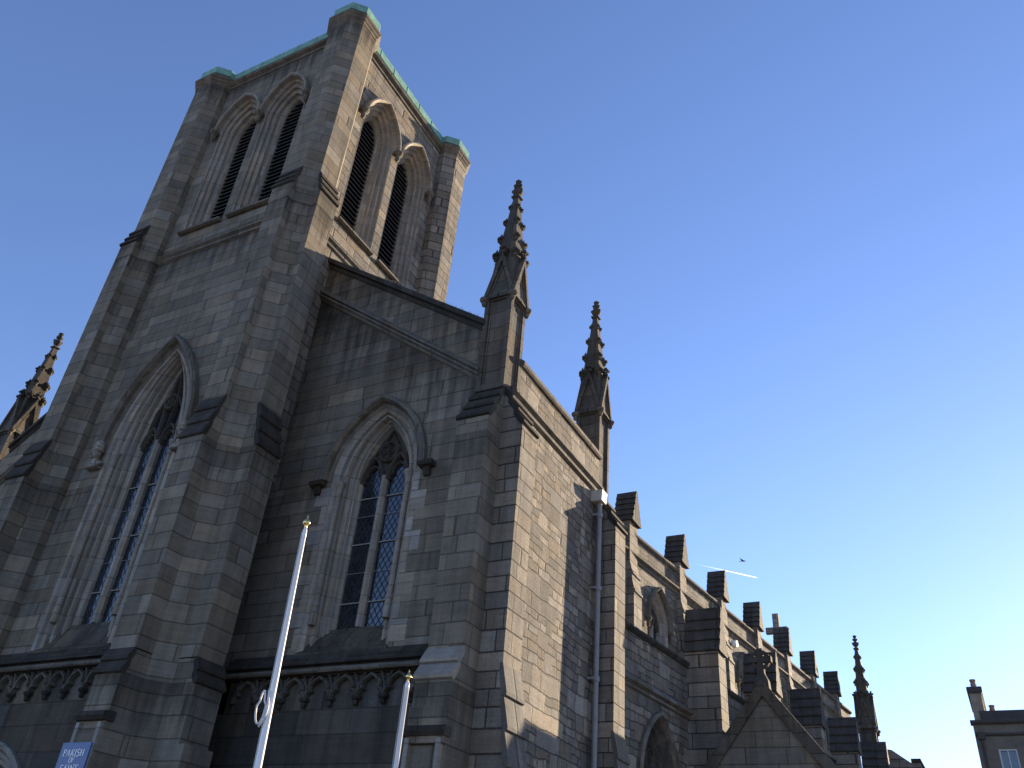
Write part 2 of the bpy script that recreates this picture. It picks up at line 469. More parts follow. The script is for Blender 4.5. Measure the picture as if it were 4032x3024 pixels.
def church_window(parent, fn, uc, zs, zb, prof, hood, gl, blind, lw, mull, sill, stops='label', capz=None, colw=None, cold=None, bars=(), name='lancet_window', rsur=DRS, zr=None, trac=CARV, dsz=0.0):
    """prof: rings from the wall face to the glass; gl=(w,h,d)"""
    m = MB(); orders(m, fn, uc, prof, zs, zr if zr is not None else zb)
    win = m.build(name, rsur, parent)
    gw, gh, gd = gl
    if hood:
        m = MB(); orders(m, fn, uc, hood, zs, zb, archonly=True)
        m.build('hood_mould', MLD, win)
    # glass
    m = MB(); A = ring(gw, gh, zs, zb)
    m.add([fn(uc + u, gd, z) for u, z in A], [tuple(range(len(A)))])
    m.build('glass', GLASS, win)
    t = MB()
    sz = zs - .06 + dsz
    lc = mull / 2 + lw / 2
    # mullion and light heads
    mu = MB(); bar(mu, fn, [(uc, zb), (uc, sz + .10)], mull, gd - .165, gd - .001)
    mu.build('mullion', DRS, win)
    for s_ in (-1, 1):
        hh = lw * 1.15
        pts = [(uc + s_ * lc + u, z) for u, z in arc_pts(lw / 2 + .02, hh, sz, 7)]
        bar(t, fn, pts, .10, gd - .15, gd)
        pts = [(uc + s_ * lc + u * lw * .47, sz - .02 + z * lw * .47) for u, z in TREF]
        bar(t, fn, pts, .06, gd - .10, gd)
    cz = sz + lw * 1.12 + .38 * gh * .45
    cr = min(.36 * lw * 1.3, .42)
    cz = zs + dsz * .6 + (gh - dsz * .6) * .53
    bar(t, fn, circle(uc, cz, cr), .09, gd - .15, gd)
    for k in range(4):
        a = pi / 4 + k * pi / 2
        bar(t, fn, circle(uc + cr * .45 * cos(a), cz + cr * .45 * sin(a), cr * .42, 10), .05, gd - .11, gd)
    for s_ in (-1, 1):
        bar(t, fn, [(uc, sz), (uc + s_ * .10, sz + .22), (uc + s_ * cr * .95, cz - cr * .5), (uc + s_ * cr * 1.15, cz + .05), (uc + s_ * cr * .75, cz + cr * .95), (uc, zs + gh * .93)], .07, gd - .13, gd)
        bar(t, fn, [(uc + s_ * (gw - .02), zs + .15), (uc + s_ * gw * .8, zs + gh * .45), (uc + s_ * cr * 1.0, cz + .15)], .06, gd - .12, gd)
    t.build('tracery', trac, win)
    if blind:
        p = MB()
        tp = arch_top(gw, gh, zs)
        N = 24
        op = [(-lc, lw / 2 - .01, lw * 1.12, sz, sz), (lc, lw / 2 - .01, lw * 1.12, sz, sz)]
        bk = [gw * (i / 12 - 1) for i in range(25)]
        def fn2(u, d, z): return fn(uc + u, d, z)
        wall_sheet(p, fn2, -gw, gw, sz, lambda u: tp(u), op, gd - .05, breaks=bk)
        p.build('blind_panel', CARV, win)
    la = MB()
    for s_ in (-1, 1):
        c = uc + s_ * lc
        at = arch_top(lw / 2, lw * 1.15, sz)
        lattice(la, fn, c - lw / 2, c + lw / 2, zb, lambda u: at(u - c), gd - .012)
    la.build('leaded_lattice', LEAD, win, normals=False)
    for k, bz in enumerate(bars):
        b = MB()
        r = .017 if k % 2 == 0 else .006
        for s_ in (-1, 1):
            c = uc + s_ * lc
            b.tube([fn(c - lw / 2, gd - .03, bz), fn(c + lw / 2, gd - .03, bz)], r, 6)
        b.build('saddle_bar', BAR, win)
    if colw:
        for s_ in (-1, 1):
            b = MB()
            x, y, z0 = fn(uc + s_ * colw, cold, zb)
            z1 = zs - .05
            b.lathe([(.095, 0), (.095, .32), (.075, .42), (.10, .46), (.10, .50), (.078, .54), (.072, .6), (.072, z1 - z0 - .42), (.095, z1 - z0 - .40), (.095, z1 - z0 - .37), (.075, z1 - z0 - .34), (.085, z1 - z0 - .20), (.12, z1 - z0 - .09), (.13, z1 - z0 - .06), (.13, z1 - z0)], (x, y, z0), 12)
            b.build('colonnette', DRS, win, smooth=False)
    # sloping sill
    if sill:
        sw, z1 = sill
        b = MB()
        b.extrude([(gd + .02, zb + .04), (gd - .14, zb - .02), (gd - .15, zb - .10), (gd - .20, zb - .14), (.12, z1 + .22), (.10, z1 + .14), (-.03, z1 + .04), (-.03, z1 - .03), (gd + .02, z1 - .03)], lambda p, q, t: fn(t, p, q), uc - sw, uc + sw)
        b.build('sill', CARV, win)
    return win

# wall mappings
def F_front(y): return lambda u, d, z: (u, y + d, z)
def F_east(x): return lambda u, d, z: (x - d, u, z)
K = math.tan(0.11748844)                        # the nave is set slightly askew to the west front
def XA(y): return -8.65 + K * (y - 21.7)        # aisle wall
def XC(y): return -15.93 + K * y                # clerestory wall
def F_aisle(u, d, z): return (XA(u) - d, u, z)
def F_clere(u, d, z): return (XC(u) - d, u, z)

# ------------------------------------------------------------------ ground
m = MB()
m.add([(-3000, -3000, GZ), (3000, -3000, GZ), (3000, 3000, GZ), (-3000, 3000, GZ)], [(0, 1, 2, 3)])
m.build('ground', PAVE, None, kind='structure')

# ------------------------------------------------------------------ church
church = empty('church', (-16, 20, GZ), None, label='grey stone gothic church with square belfry tower, pinnacles and long buttressed nave', category='church')
OFF = Vector((16, -20, -GZ))
class Ctx: pass
def part(mb, name, mat, parent=None, **kw):
    o = mb.build(name, mat, None, **kw)
    o.parent = parent or church
    if parent is None: o.matrix_parent_inverse = Matrix.Translation(OFF)
    return o
# a direct child of the church keeps world coordinates through its parent inverse
def adopt(o):
    o.parent = church
    o.matrix_parent_inverse = Matrix.Translation(OFF)
    return o

TX, TY, HC = -19.305, 16.8, 3.36               # tower centre, half distance between turret centres
YF = 13.275; XE = -15.77; XWW = -22.84; YN = 20.33
ZT = 27.6
# --- tower walls
BW = dict(zs=24.75, zb=19.66)
bel = [(.90, 1.42, 0), (.90, 1.42, .0)]
belw_prof = [(.93, 1.50, 0), (.90, 1.47, .03), (.90, 1.45, .10), (.86, 1.40, .13), (.80, 1.34, .10), (.76, 1.29, .14), (.76, 1.28, .22), (.71, 1.22, .26), (.65, 1.15, .22), (.61, 1.10, .26), (.60, 1.09, .36), (.55, 1.02, .42), (.50, .96, .42), (.46, .92, .50), (.46, .92, .62)]
MID = (TX, 1.45, 3.28, 10.95, 5.25)
tw = MB()
front = F_front(YF)
belx = (TX - 1.10, TX + 1.10)
op_f = [(x, .93, 1.50, BW['zs'], BW['zb']) for x in belx]
m = MB()
wall_sheet(m, front, -22.4, -16.2, 18.5, lambda u: ZT, op_f)
wall_sheet(m, front, -22.4, -16.2, 4.9, lambda u: 18.5, [MID])
east = F_east(XE)
bely = (TY - 1.12, TY + 1.12)
part(m, 'tower_front_wall', ASH, normals=False)
m = MB()
wall_sheet(m, east, 13.6, 20.1, 10.0, lambda u: ZT, [(y, .93, 1.50, BW['zs'], BW['zb']) for y in bely])
part(m, 'tower_side_wall', ASHE, normals=False)
m = MB()
m.box(XWW, XWW + .5, 13.6, 20.1, GZ, ZT); m.box(-22.4, -16.2, YN - .5, YN, GZ, ZT)
part(m, 'tower_rear_wall', ASH)
m = MB(); m.box(-22.3, -16.3, 14.3, 19.8, 27.0, 27.3)
part(m, 'tower_roof', SLATE)
m = MB(); m.box(-22.2, -16.9, 14.4, 19.6, 17.5, 17.9)
part(m, 'bell_chamber_floor', VOID)

# lower stage of the tower front with doorway
DOOR = (-20.45, 1.62, 2.05, 1.15, GZ)
m = MB()
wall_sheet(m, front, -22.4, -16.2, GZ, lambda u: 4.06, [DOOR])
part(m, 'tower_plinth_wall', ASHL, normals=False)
m = MB()
orders(m, front, DOOR[0], [(1.62, 2.05, 0), (1.62, 2.05, -.10), (1.5, 1.93, -.10), (1.42, 1.84, .02), (1.34, 1.75, .02), (1.30, 1.7, .12), (1.22, 1.6, .10), (1.18, 1.55, .25), (1.1, 1.46, .23), (1.05, 1.4, .4), (1.0, 1.34, .4), (1.0, 1.34, .7)], DOOR[3], GZ)
dw = part(m, 'doorway', DRS)
m = MB(); A = ring(1.0, 1.34, DOOR[3], GZ); m.add([front(DOOR[0] + u, .68, z) for u, z in A], [tuple(range(len(A)))])
m.build('door', VOID, dw)

def pendant(fn, uc, z, d, parent, r=.15):
    """round corbel stop under the meeting of two hood moulds"""
    b = MB()
    x, y, z0 = fn(uc, d, z)
    b.lathe([(r * .5, .12), (r * 1.15, .10), (r * 1.25, .05), (r * 1.2, 0), (r * .9, -.05), (r * .55, -.10), (r * .62, -.2), (r * .58, -.3), (r * .25, -.38), (0.01, -.40)], (x, y, z0), 12)
    return b.build('corbel_stop', MLD, parent)

def belfry(fn, uc, left, right):
    m = MB(); orders(m, fn, uc, belw_prof, BW['zs'], BW['zb'])
    win = part(m, 'belfry_window', DRS)
    m = MB()
    orders(m, fn, uc, [(1.11, 1.72, 0), (1.11, 1.72, -.19), (1.08, 1.68, -.26), (1.035, 1.62, -.27), (1.0, 1.58, -.22), (1.0, 1.58, -.06), (.97, 1.55, -.01), (.94, 1.51, 0)], BW['zs'] - .02, 0, archonly=True)
    m.build('hood_mould', DRS, win)
    m = MB(); A = ring(.47, .93, BW['zs'], BW['zb']); m.add([fn(uc + u, .75, z) for u, z in A], [tuple(range(len(A)))])
    m.build('opening', VOID, win)
    lv = MB()
    tp = arch_top(.46, .92, BW['zs'])
    z = BW['zb'] + .05
    while z < BW['zs'] + .85:
        hw = .46
        while hw > .02 and tp(hw) < z + .05: hw -= .02
        p = [(-.005, .50), (.05, .50), (.0, .50)]
        lv.add([fn(uc - hw, .50, z), fn(uc + hw, .50, z), fn(uc + hw, .50, z + .035), fn(uc - hw, .50, z + .035),
                fn(uc - hw, .68, z + .13), fn(uc + hw, .68, z + .13), fn(uc + hw, .68, z + .165), fn(uc - hw, .68, z + .165)],
               [(0, 1, 2, 3), (3, 2, 6, 7), (0, 4, 5, 1)])
        z += .205
    lv.build('louvre', LOUV, win)
    s = MB()
    s.extrude([(-.16, -.10), (-.16, -.03), (.5, .04), (.5, -.14), (-.08, -.14)], lambda p, q, t: fn(uc + t, p, BW['zb'] + q), -.95, .95)
    s.build('sill', MLD, win)
    if left: pendant(fn, uc - 1.10, BW['zs'] - .02, -.14, win)
    pendant(fn, uc + 1.10, BW['zs'] - .02, -.14, win)
    return win
belfry(front, belx[0], True, True); belfry(front, belx[1], False, True)
belfry(east, bely[0], True, True); belfry(east, bely[1], False, True)

# --- corner turrets (octagonal) with cornice and copper cap
def octo(cx, cy, a):
    t = a * math.tan(pi / 8) * 1.20
    return [(cx - t, cy - a), (cx + t, cy - a), (cx + a, cy - t), (cx + a, cy + t), (cx + t, cy + a), (cx - t, cy + a), (cx - a, cy + t), (cx - a, cy - t)]
def turret(cx, cy, mat=ASH):
    m = MB(); m.prism(octo(cx, cy, .775), GZ, ZT + .02)
    t = part(m, 'corner_turret', mat)
    m = MB(); m.loft([[(x, y, z) for x, y in octo(cx, cy, a)] for a, z in ((.775, 27.6), (.80, 27.62), (.80, 27.70), (.86, 27.78), (.86, 27.84), (.92, 27.92), (.92, 28.0), (.80, 28.10), (.78, 28.12), (.78, 28.24))])
    m.build('cornice', MLD, t)
    m = MB(); m.loft([[(x, y, z) for x, y in octo(cx, cy, a)] for a, z in ((.81, 28.22), (.81, 28.58), (.70, 28.66))])
    m.build('copper_cap', COP, t)
    return t
turret(TX + HC - .02, TY - HC); turret(TX - HC, TY - HC); turret(TX + HC, TY + HC, ASHE); turret(TX - HC, TY + HC)
# --- parapet runs between turrets
def parapet(fn, u0, u1):
    m = MB()
    m.extrude([(.3, 27.55), (0, 27.55), (-.06, 27.58), (-.06, 27.66), (0.0, 27.70), (.02, 27.76), (-.13, 27.84), (-.16, 27.90), (-.16, 27.94), (-.02, 28.0), (0, 28.22), (.3, 28.22)], lambda p, q, t: fn(t, p, q), u0, u1)
    o = part(m, 'tower_parapet', MLD)
    m = MB()
    m.extrude([(-.05, 28.20), (-.05, 28.55), (.35, 28.62), (.35, 28.20)], lambda p, q, t: fn(t, p, q), u0, u1)
    m.build('copper_flashing', COP, o)
    u = u0 + .6
    while u < u1:
        m = MB(); m.extrude([(-.06, 28.20), (-.065, 28.55), (-.05, 28.56), (-.04, 28.2)], lambda p, q, t: fn(t, p, q), u, u + .03)
        m.build('standing_seam', COP, o)
        u += .92
parapet(front, TX - HC + .7, TX + HC - .7)
parapet(east, TY - HC + .7, TY + HC - .7)
parapet(lambda u, d, z: (XWW + d, u, z), TY - HC + .7, TY + HC - .7)
parapet(lambda u, d, z: (u, YN - d, z), TX - HC + .7, TX + HC - .7)
m = MB(); m.tube([(TX + HC + .1, TY - HC + .2, 28.5), (TX + HC + .1, TY - HC + .2, 29.6)], .02, 6)
part(m, 'lightning_rod', BAR)
# --- band below the belfry
def band(fn, u0, u1, z, name='string_course', mat=MLD, pr=.14):
    m = MB()
    m.extrude([(.1, z), (0, z), (-pr * .5, z + .04), (-pr * .55, z + .12), (-pr * .3, z + .15), (-pr, z + .22), (-pr, z + .28), (0.0, z + .42), (.1, z + .42)], lambda p, q, t: fn(t, p, q), u0, u1)
    return part(m, name, mat)
band(front, TX - HC + .3, TX + HC - .3, 18.38)
band(east, TY - HC + .3, TY + HC - .3, 18.30)

# --- angle buttresses with stepped set-offs
def setoff(fn, u0, u1, zt, zb, p0, p1, n=3, lip=.06):
    """overlapping sloping slabs between projections p0 (top) and p1 (bottom); fn(u,d,z), projecting = negative d"""
    m = MB()
    for k in range(n):
        a0 = p0 + (p1 - p0) * k / n
        a1 = p0 + (p1 - p0) * (k + 1) / n
        z0 = zt - (zt - zb) * k / n
        z1 = zt - (zt - zb) * (k + 1) / n
        e = lip
        sw = .03 if k == n - 1 else .015
        m.extrude([(-a0 + .06, z0 + .02), (-a0 - .01, z0 + .02), (-a1 - e, z1 + .10), (-a1 - e, z1 + .03), (-a1 + .0, z1 + .0), (-a1 + .06, z1 + .02), (-a0 + .06, z0 - .10)], lambda p, q, t: fn(t, p, q), u0 - sw, u1 + sw)
    return m
def abut(fn, u0, u1, stages, mat=ASH, soots=None, name='angle_buttress'):
    """stages: list of (z_top, z_bottom, projection) from top down; set-offs fill the gaps"""
    m = MB()
    for zt, zb, p in stages:
        m.extrude([(.3, zt), (-p, zt), (-p, zb), (.3, zb)], lambda a, b, t: fn(t, a, b), u0, u1)
    o = part(m, name, mat)
    prev = 0.0
    for i, (zt, zb, p) in enumerate(stages):
        top = soots[i] if soots else None
        if top:
            c = MB(); c.extrude([(.3, top[0]), (-prev, top[0]), (-p + .01, zt + .02), (-p + .01, zt), (.3, zt)], lambda a, b, t: fn(t, a, b), u0 + .002, u1 - .002)
            c.build('cheek', mat, o)
            setoff(fn, u0, u1, top[0], zt, prev, p, top[1]).build('set_off', top[2] if len(top) > 2 else SOOT, o)
        prev = p
    return o
sx, sy = TX + HC - .02, TY - HC
ff = lambda u, d, z: (u, sy - .775 + d, z)
fe = lambda u, d, z: (sx + .775 - d, u, z)
st_f = [(18.95, 10.95, .22), (9.92, 4.75, .49), (4.18, 3.0, .62), (3.0, GZ, .66)]
so_f = [(19.85, 3), (10.95 + .25, 3), (4.72, 2), None]
abut(ff, sx - .385, sx + .385, st_f, soots=so_f)
abut(fe, sy - .385, sy + .42, [(18.95, 10.95, .24), (9.92, 4.75, .53), (4.18, 3.0, .68), (3.0, GZ, .85)], soots=[(19.85, 3), (11.2, 3), (4.72, 2), None])
wx = TX - HC
ffw = lambda u, d, z: (u, sy - .775 + d, z)
abut(ffw, wx - .385, wx + .385, st_f, soots=so_f)
abut(lambda u, d, z: (wx - .775 + d, u, z), sy - .385, sy + .42, st_f, soots=so_f)
# plinth cornice and pale tablet on the two south turrets' front buttresses
def tablet(x0, x1, y, z, h=.34):
    m = MB()
    m.extrude([(.2, z - .02), (-.04, z - .02), (-.10, z + .06), (-.10, z + .12), (0, z + .17), (.2, z + .17)], lambda p, q, t: (t, y + p, q), x0 - .05, x1 + .05)
    o = part(m, 'plinth_cornice', SOOT)
    for xa in (x0 + .02, x1 - .12):
        m = MB(); m.box(xa, xa + .10, y - .035, y + .1, z - h - .6, z - .06)
        m.build('tablet_border', DRS, o)
tablet(sx - .385, sx + .385, sy - .775 - .66, 3.27)

# --- string course, sloping sill band and trefoil frieze at first floor
def sillband(fn, u0, u1):
    m = MB()
    m.extrude([(.2, 5.30), (0, 5.30), (-.10, 5.16), (-.10, 5.10), (-.16, 5.04), (-.16, 5.0), (-.05, 4.98), (-.05, 4.92), (.2, 4.92)], lambda p, q, t: fn(t, p, q), u0, u1)
    o = part(m, 'sloping_sill_band', SOOT)
    m = MB(); m.tube([fn(u0, -.10, 4.87), fn(u1, -.10, 4.87)], .062, 10)
    m.build('roll_moulding', MLD, o)
    m = MB()
    m.extrude([(.2, 4.93), (-.04, 4.93), (-.04, 4.82), (0.02, 4.78), (.2, 4.78)], lambda p, q, t: fn(t, p, q), u0, u1)
    m.build('fillet', SOOT, o)
def frieze(fn, u0, u1, first, pitch, n):
    m = MB()
    m.add([fn(u0, .10, 4.06), fn(u1, .10, 4.06), fn(u1, .10, 4.95), fn(u0, .10, 4.95)], [(0, 1, 2, 3)])
    m.add([fn(u0, 0, 4.06), fn(u1, 0, 4.06), fn(u1, .10, 4.06), fn(u0, .10, 4.06)], [(0, 1, 2, 3)])
    o = part(m, 'arcaded_frieze', FRZ)
    a = None
    for k in range(n):
        uc = first + pitch * k
        if a is None:
            m = MB()
            pts = [(uc + x * pitch * .48, 4.27 + z * .275) for x, z in TREF]
            bar(m, fn, pts, .085, -.05, .10)
            # spandrel above the arch
            for s_ in (-1, 1):
                bar(m, fn, [(uc + s_ * pitch * .5, 4.32), (uc + s_ * pitch * .47, 4.55), (uc + s_ * pitch * .30, 4.80)], .05, 0.0, .10)
            b = m.build('trefoil_arch', FRZ, o)
            m = MB()
            x, y, z = fn(uc + pitch / 2, .02, 4.27)
            m.lathe([(.03, .06), (.10, .05), (.115, .02), (.10, -.02), (.05, -.06), (.06, -.10), (.045, -.15), (.01, -.17)], (x, y, z), 10)
            cb_ = m.build('corbel', SOOT, o)
            a = b
            base = uc
        else:
            dv = Vector(fn(uc, 0, 0)) - Vector(fn(base, 0, 0))
            c = a.copy(); COL.objects.link(c); c.parent = o; c.location = dv
            d = cb_.copy(); COL.objects.link(d); d.parent = o; d.location = dv
sillband(front, -22.0, -16.2)
frieze(front, -22.4, -16.2, -21.85, .645, 9)

# --- big window in the tower front
mid_prof = [(w_, 3.28 - (1.45 - w_) * .42, d_) for w_, d_ in ((1.45, 0), (1.32, 0), (1.28, .07), (1.20, .11), (1.18, .20), (1.12, .22), (1.08, .15), (1.02, .15), (.99, .20), (.98, .30), (.92, .33), (.88, .26), (.83, .26), (.80, .32), (.80, .40), (.72, .44), (.66, .44), (.63, .50), (.63, .56))]
mid_hood = [(1.80, 3.72, 0), (1.80, 3.72, -.16), (1.75, 3.66, -.24), (1.68, 3.58, -.24), (1.62, 3.5, -.15), (1.60, 3.48, -.04), (1.56, 3.42, -.02), (1.50, 3.36, -.02), (1.46, 3.29, .0)]
win = church_window(church, front, TX, 10.95, 6.05, mid_prof, mid_hood, (.64, 2.95, .52), False, .50, .22, (1.44, 5.27), zr=5.25, dsz=.30, colw=1.12, cold=.10, bars=(9.9, 9.2, 8.4, 7.7, 6.9))
adopt(win)
# carved crowned heads as stops of the hood mould
def head_stop(x, y, z, parent):
    b = MB()
    b.blob((x, y - .10, z), .15, (.92, .95, 1.2), 2)                        # face
    b.blob((x, y - .245, z - .02), .034, (.8, 1.2, 1.8), 1)                 # nose
    for s_ in (-1, 1):
        b.blob((x + s_ * .055, y - .215, z + .035), .022, (1.4, .6, .8), 1) # eyes
        b.blob((x + s_ * .055, y - .222, z + .068), .02, (2.0, .7, .5), 1)  # brows
        b.blob((x + s_ * .145, y - .06, z), .035, (.5, .8, 1.5), 1)         # ears
        b.blob((x + s_ * .16, y - .02, z - .28), .11, (1.2, .8, .8), 1)     # shoulders
    b.blob((x, y - .225, z - .085), .032, (1.6, .6, .45), 1)                # mouth
    b.blob((x, y - .20, z - .14), .045, (1.1, .8, .8), 1)                   # chin
    b.lathe([(.11, -.32), (.095, -.2), (.10, -.08)], (x, y - .05, z), 10)
    b.lathe([(.165, .08), (.175, .12), (.15, .14), (.15, .19), (.168, .21), (.168, .24), (.14, .26), (.14, .31), (.152, .33), (.14, .36), (.10, .40), (.05, .45), (.03, .47), (.045, .50), (.02, .54)], (x, y - .06, z), 14)
    b.loft([[(x - w_, y - d_, z + h_), (x + w_, y - d_, z + h_), (x + w_, y + .1, z + h_), (x - w_, y + .1, z + h_)] for w_, d_, h_ in ((.22, .10, -.44), (.25, .16, -.42), (.25, .16, -.40), (.19, .14, -.36), (.13, .12, -.26))])
    b.build('head_stop', DRS, parent)
head_stop(TX - 1.66, YF - .08, 10.85, win)
head_stop(TX + 1.66, YF - .08, 10.85, win)

# --- south aisle front with its window and raking gable
AY = 15.0
af = F_front(AY)
AW = (-12.48, 1.28, 1.95, 9.72, 5.25)
def rake(a0, z0, s): return lambda u: z0 - s * (u - a0)
cop_z = rake(-15.9, 18.05, .695)        # coping top line
str_z = rake(-15.9, 16.72, .732)        # raking string course
m = MB()
wall_sheet(m, af, -16.2, -8.9, 4.9, lambda u: cop_z(u) - .25, [AW])
part(m, 'aisle_front_wall', ASHG, normals=False)
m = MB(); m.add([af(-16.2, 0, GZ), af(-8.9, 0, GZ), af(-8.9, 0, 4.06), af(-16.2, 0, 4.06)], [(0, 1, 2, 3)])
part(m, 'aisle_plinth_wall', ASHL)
def raking(fn, prof, ztop, u0, u1, name, mat):
    m = MB(); m.loft([[fn(u, d, ztop(u) + z) for d, z in prof] for u in (u0, u1)])
    return part(m, name, mat)
copp = [(.75, .0), (.30, .10), (-.10, .04), (-.16, -.02), (-.16, -.16), (-.06, -.19), (-.07, -.24), (-.03, -.32), (0.03, -.36), (.75, -.36)]
strp = [(.1, .14), (0, .14), (-.16, .0), (-.16, -.06), (-.09, -.09), (-.14, -.13), (-.14, -.19), (-.08, -.23), (-.05, -.31), (.0, -.35), (.1, -.35)]
raking(af, copp, cop_z, -16.0, -9.65, 'gable_coping', SOOT)
raking(af, strp, str_z, -16.0, -9.65, 'raking_string', MLD)
# parapet back so the gable wall has thickness
m = MB(); m.loft([[(u, AY + .76, 10.0) for u in (-16.0, -9.0)] + [(-9.0, AY + .76, cop_z(-9.0) - .3), (-16.0, AY + .76, cop_z(-16.0) - .3)], [(u, AY + .63, 10.0) for u in (-16.0, -9.0)] + [(-9.0, AY + .63, cop_z(-9.0) - .3), (-16.0, AY + .63, cop_z(-16.0) - .3)]])
part(m, 'gable_backing', ASH)
sillband(af, -15.6, -9.7)
frieze(af, -15.6, -9.7, -14.98, .70, 8)
ais_prof = [(1.28, 1.95, 0), (1.22, 1.91, .05), (1.14, 1.87, .09), (1.11, 1.86, .18), (1.06, 1.83, .20), (1.02, 1.81, .14), (.97, 1.78, .14), (.94, 1.76, .20), (.94, 1.76, .28), (.90, 1.73, .33), (.86, 1.70, .33), (.83, 1.67, .40), (.79, 1.64, .40), (.76, 1.62, .48), (.71, 1.59, .53), (.70, 1.58, .60)]
ais_hood = [(1.58, 2.30, 0), (1.58, 2.30, -.14), (1.53, 2.24, -.21), (1.46, 2.16, -.21), (1.41, 2.1, -.13), (1.40, 2.08, -.03), (1.36, 2.04, -.015), (1.29, 1.97, -.015), (1.28, 1.955, 0)]
win = church_window(church, af, AW[0], AW[3], 5.98, ais_prof, ais_hood, (.71, 1.59, .58), True, .59, .20, (1.27, 5.27), zr=5.25, dsz=.14, colw=1.045, cold=.09, bars=(9.35, 8.85, 8.1, 7.35, 6.6))
adopt(win)
for s_ in (-1, 1):
    m = MB()
    u = AW[0] + s_ * 1.66
    m.extrude([(.05, .0), (-.21, .0), (-.24, -.05), (-.20, -.12), (-.06, -.14), (.05, -.14)], lambda p, q, t: af(t, p, AW[3] + q), u - .20, u + .20)
    m.extrude([(.02, -.14), (-.12, -.14), (-.07, -.33), (.02, -.38)], lambda p, q, t: af(t, p, AW[3] + q), u - .09, u + .09)
    m.build('label_stop', SOOT, win)
# quoined jamb stones toothed into the wall beside the windows
def quoins(fn, uc, wj, zb, zs, parent):
    m = MB(); z = zb; k = 0
    while z < zs - .3:
        for s_ in (-1, 1):
            wd = .42 if (k + (s_ > 0)) % 2 else .16
            a, b = uc + s_ * (wj - .02), uc + s_ * (wj + wd)
            m = MB(); m.extrude([(.05, z + .01), (-.006, z + .01), (-.006, z + .50), (.05, z + .50)], lambda p, q, t: fn(t, p, q), min(a, b), max(a, b))
            m.build('quoin', DRS, parent)
        z += .52; k += 1
quoins(af, AW[0], 1.28, 5.4, AW[3], win)

# --- south-east corner: angle buttresses and pinnacle
fb = F_front(AY)
abut(fb, -9.73, -8.9, [(10.33, 4.95, .63), (4.25, 3.75, .92), (3.75, 3.1, .98), (3.1, GZ, .90)], soots=[(11.48, 3), (4.95, 2, DRS), None, None], name='corner_buttress')
tablet(-9.75, -8.92, AY - .98, 3.25)
def eastbutt(y0):
    fE = lambda u, d, z: (-8.9 - d, u, z)
    o = abut(fE, y0, y0 + .76, [(10.33, 4.75, .56), (2.85, GZ, .80)], soots=[(11.48, 3), (4.78, 3, MLD)], mat=ASHE, name='side_buttress')
    return o
eastbutt(15.003); eastbutt(20.9)
eE = F_east(-8.9)
m = MB()
m.add([eE(15.0, 0, GZ), eE(21.7, 0, GZ), eE(21.7, 0, 11.36), eE(15.0, 0, 11.36)], [(0, 1, 2, 3)])
m.add([eE(15.69, 0, 11.36), eE(20.92, 0, 11.36), eE(20.92, 0, 12.6), eE(15.69, 0, 12.6)], [(0, 1, 2, 3)])
m.add([(-8.9, 15.0, 11.36), (-9.8, 15.0, 11.36), (-9.8, 21.7, 11.36), (-8.9, 21.7, 11.36)], [(0, 1, 2, 3)])
m.add([(-8.9, 20.92, 11.36), (-9.5, 20.92, 11.36), (-9.5, 20.92, 12.6), (-8.9, 20.92, 12.6)], [(0, 1, 2, 3)])
m.add([(-8.9, 21.7, GZ), (-16, 21.7, GZ), (-16, 21.7, 11.36), (-8.9, 21.7, 11.36)], [(0, 1, 2, 3)])
m.add([(-9.5, 15.7, 12.6), (-9.5, 20.92, 12.6), (-9.5, 20.92, 11.0), (-9.5, 15.7, 11.0)], [(0, 1, 2, 3)])
part(m, 'aisle_side_wall', RUB, normals=False)
m = MB(); m.extrude([(.65, 12.55), (-.06, 12.55), (-.10, 12.60), (-.10, 12.70), (0, 12.78), (.65, 12.80)], lambda p, q, t: eE(t, p, q), 15.69, 20.95)
part(m, 'parapet_coping', MLD)
o = band(eE, 15.3, 20.95, 11.30, pr=.17)
# roof behind the gable, kept below the parapets
m = MB()
m.add([(-9.5, 15.6, 11.3), (-9.5, 21.7, 11.3), (-15.9, 21.7, 15.6), (-15.9, 15.6, 15.6)], [(0, 1, 2, 3)])
m.add([(-15.9, 15.6, 15.6), (-15.9, 21.7, 15.6), (-22.8, 21.7, 15.6), (-22.8, 15.6, 15.6)], [(0, 1, 2, 3)])
part(m, 'narthex_roof', SLATE)

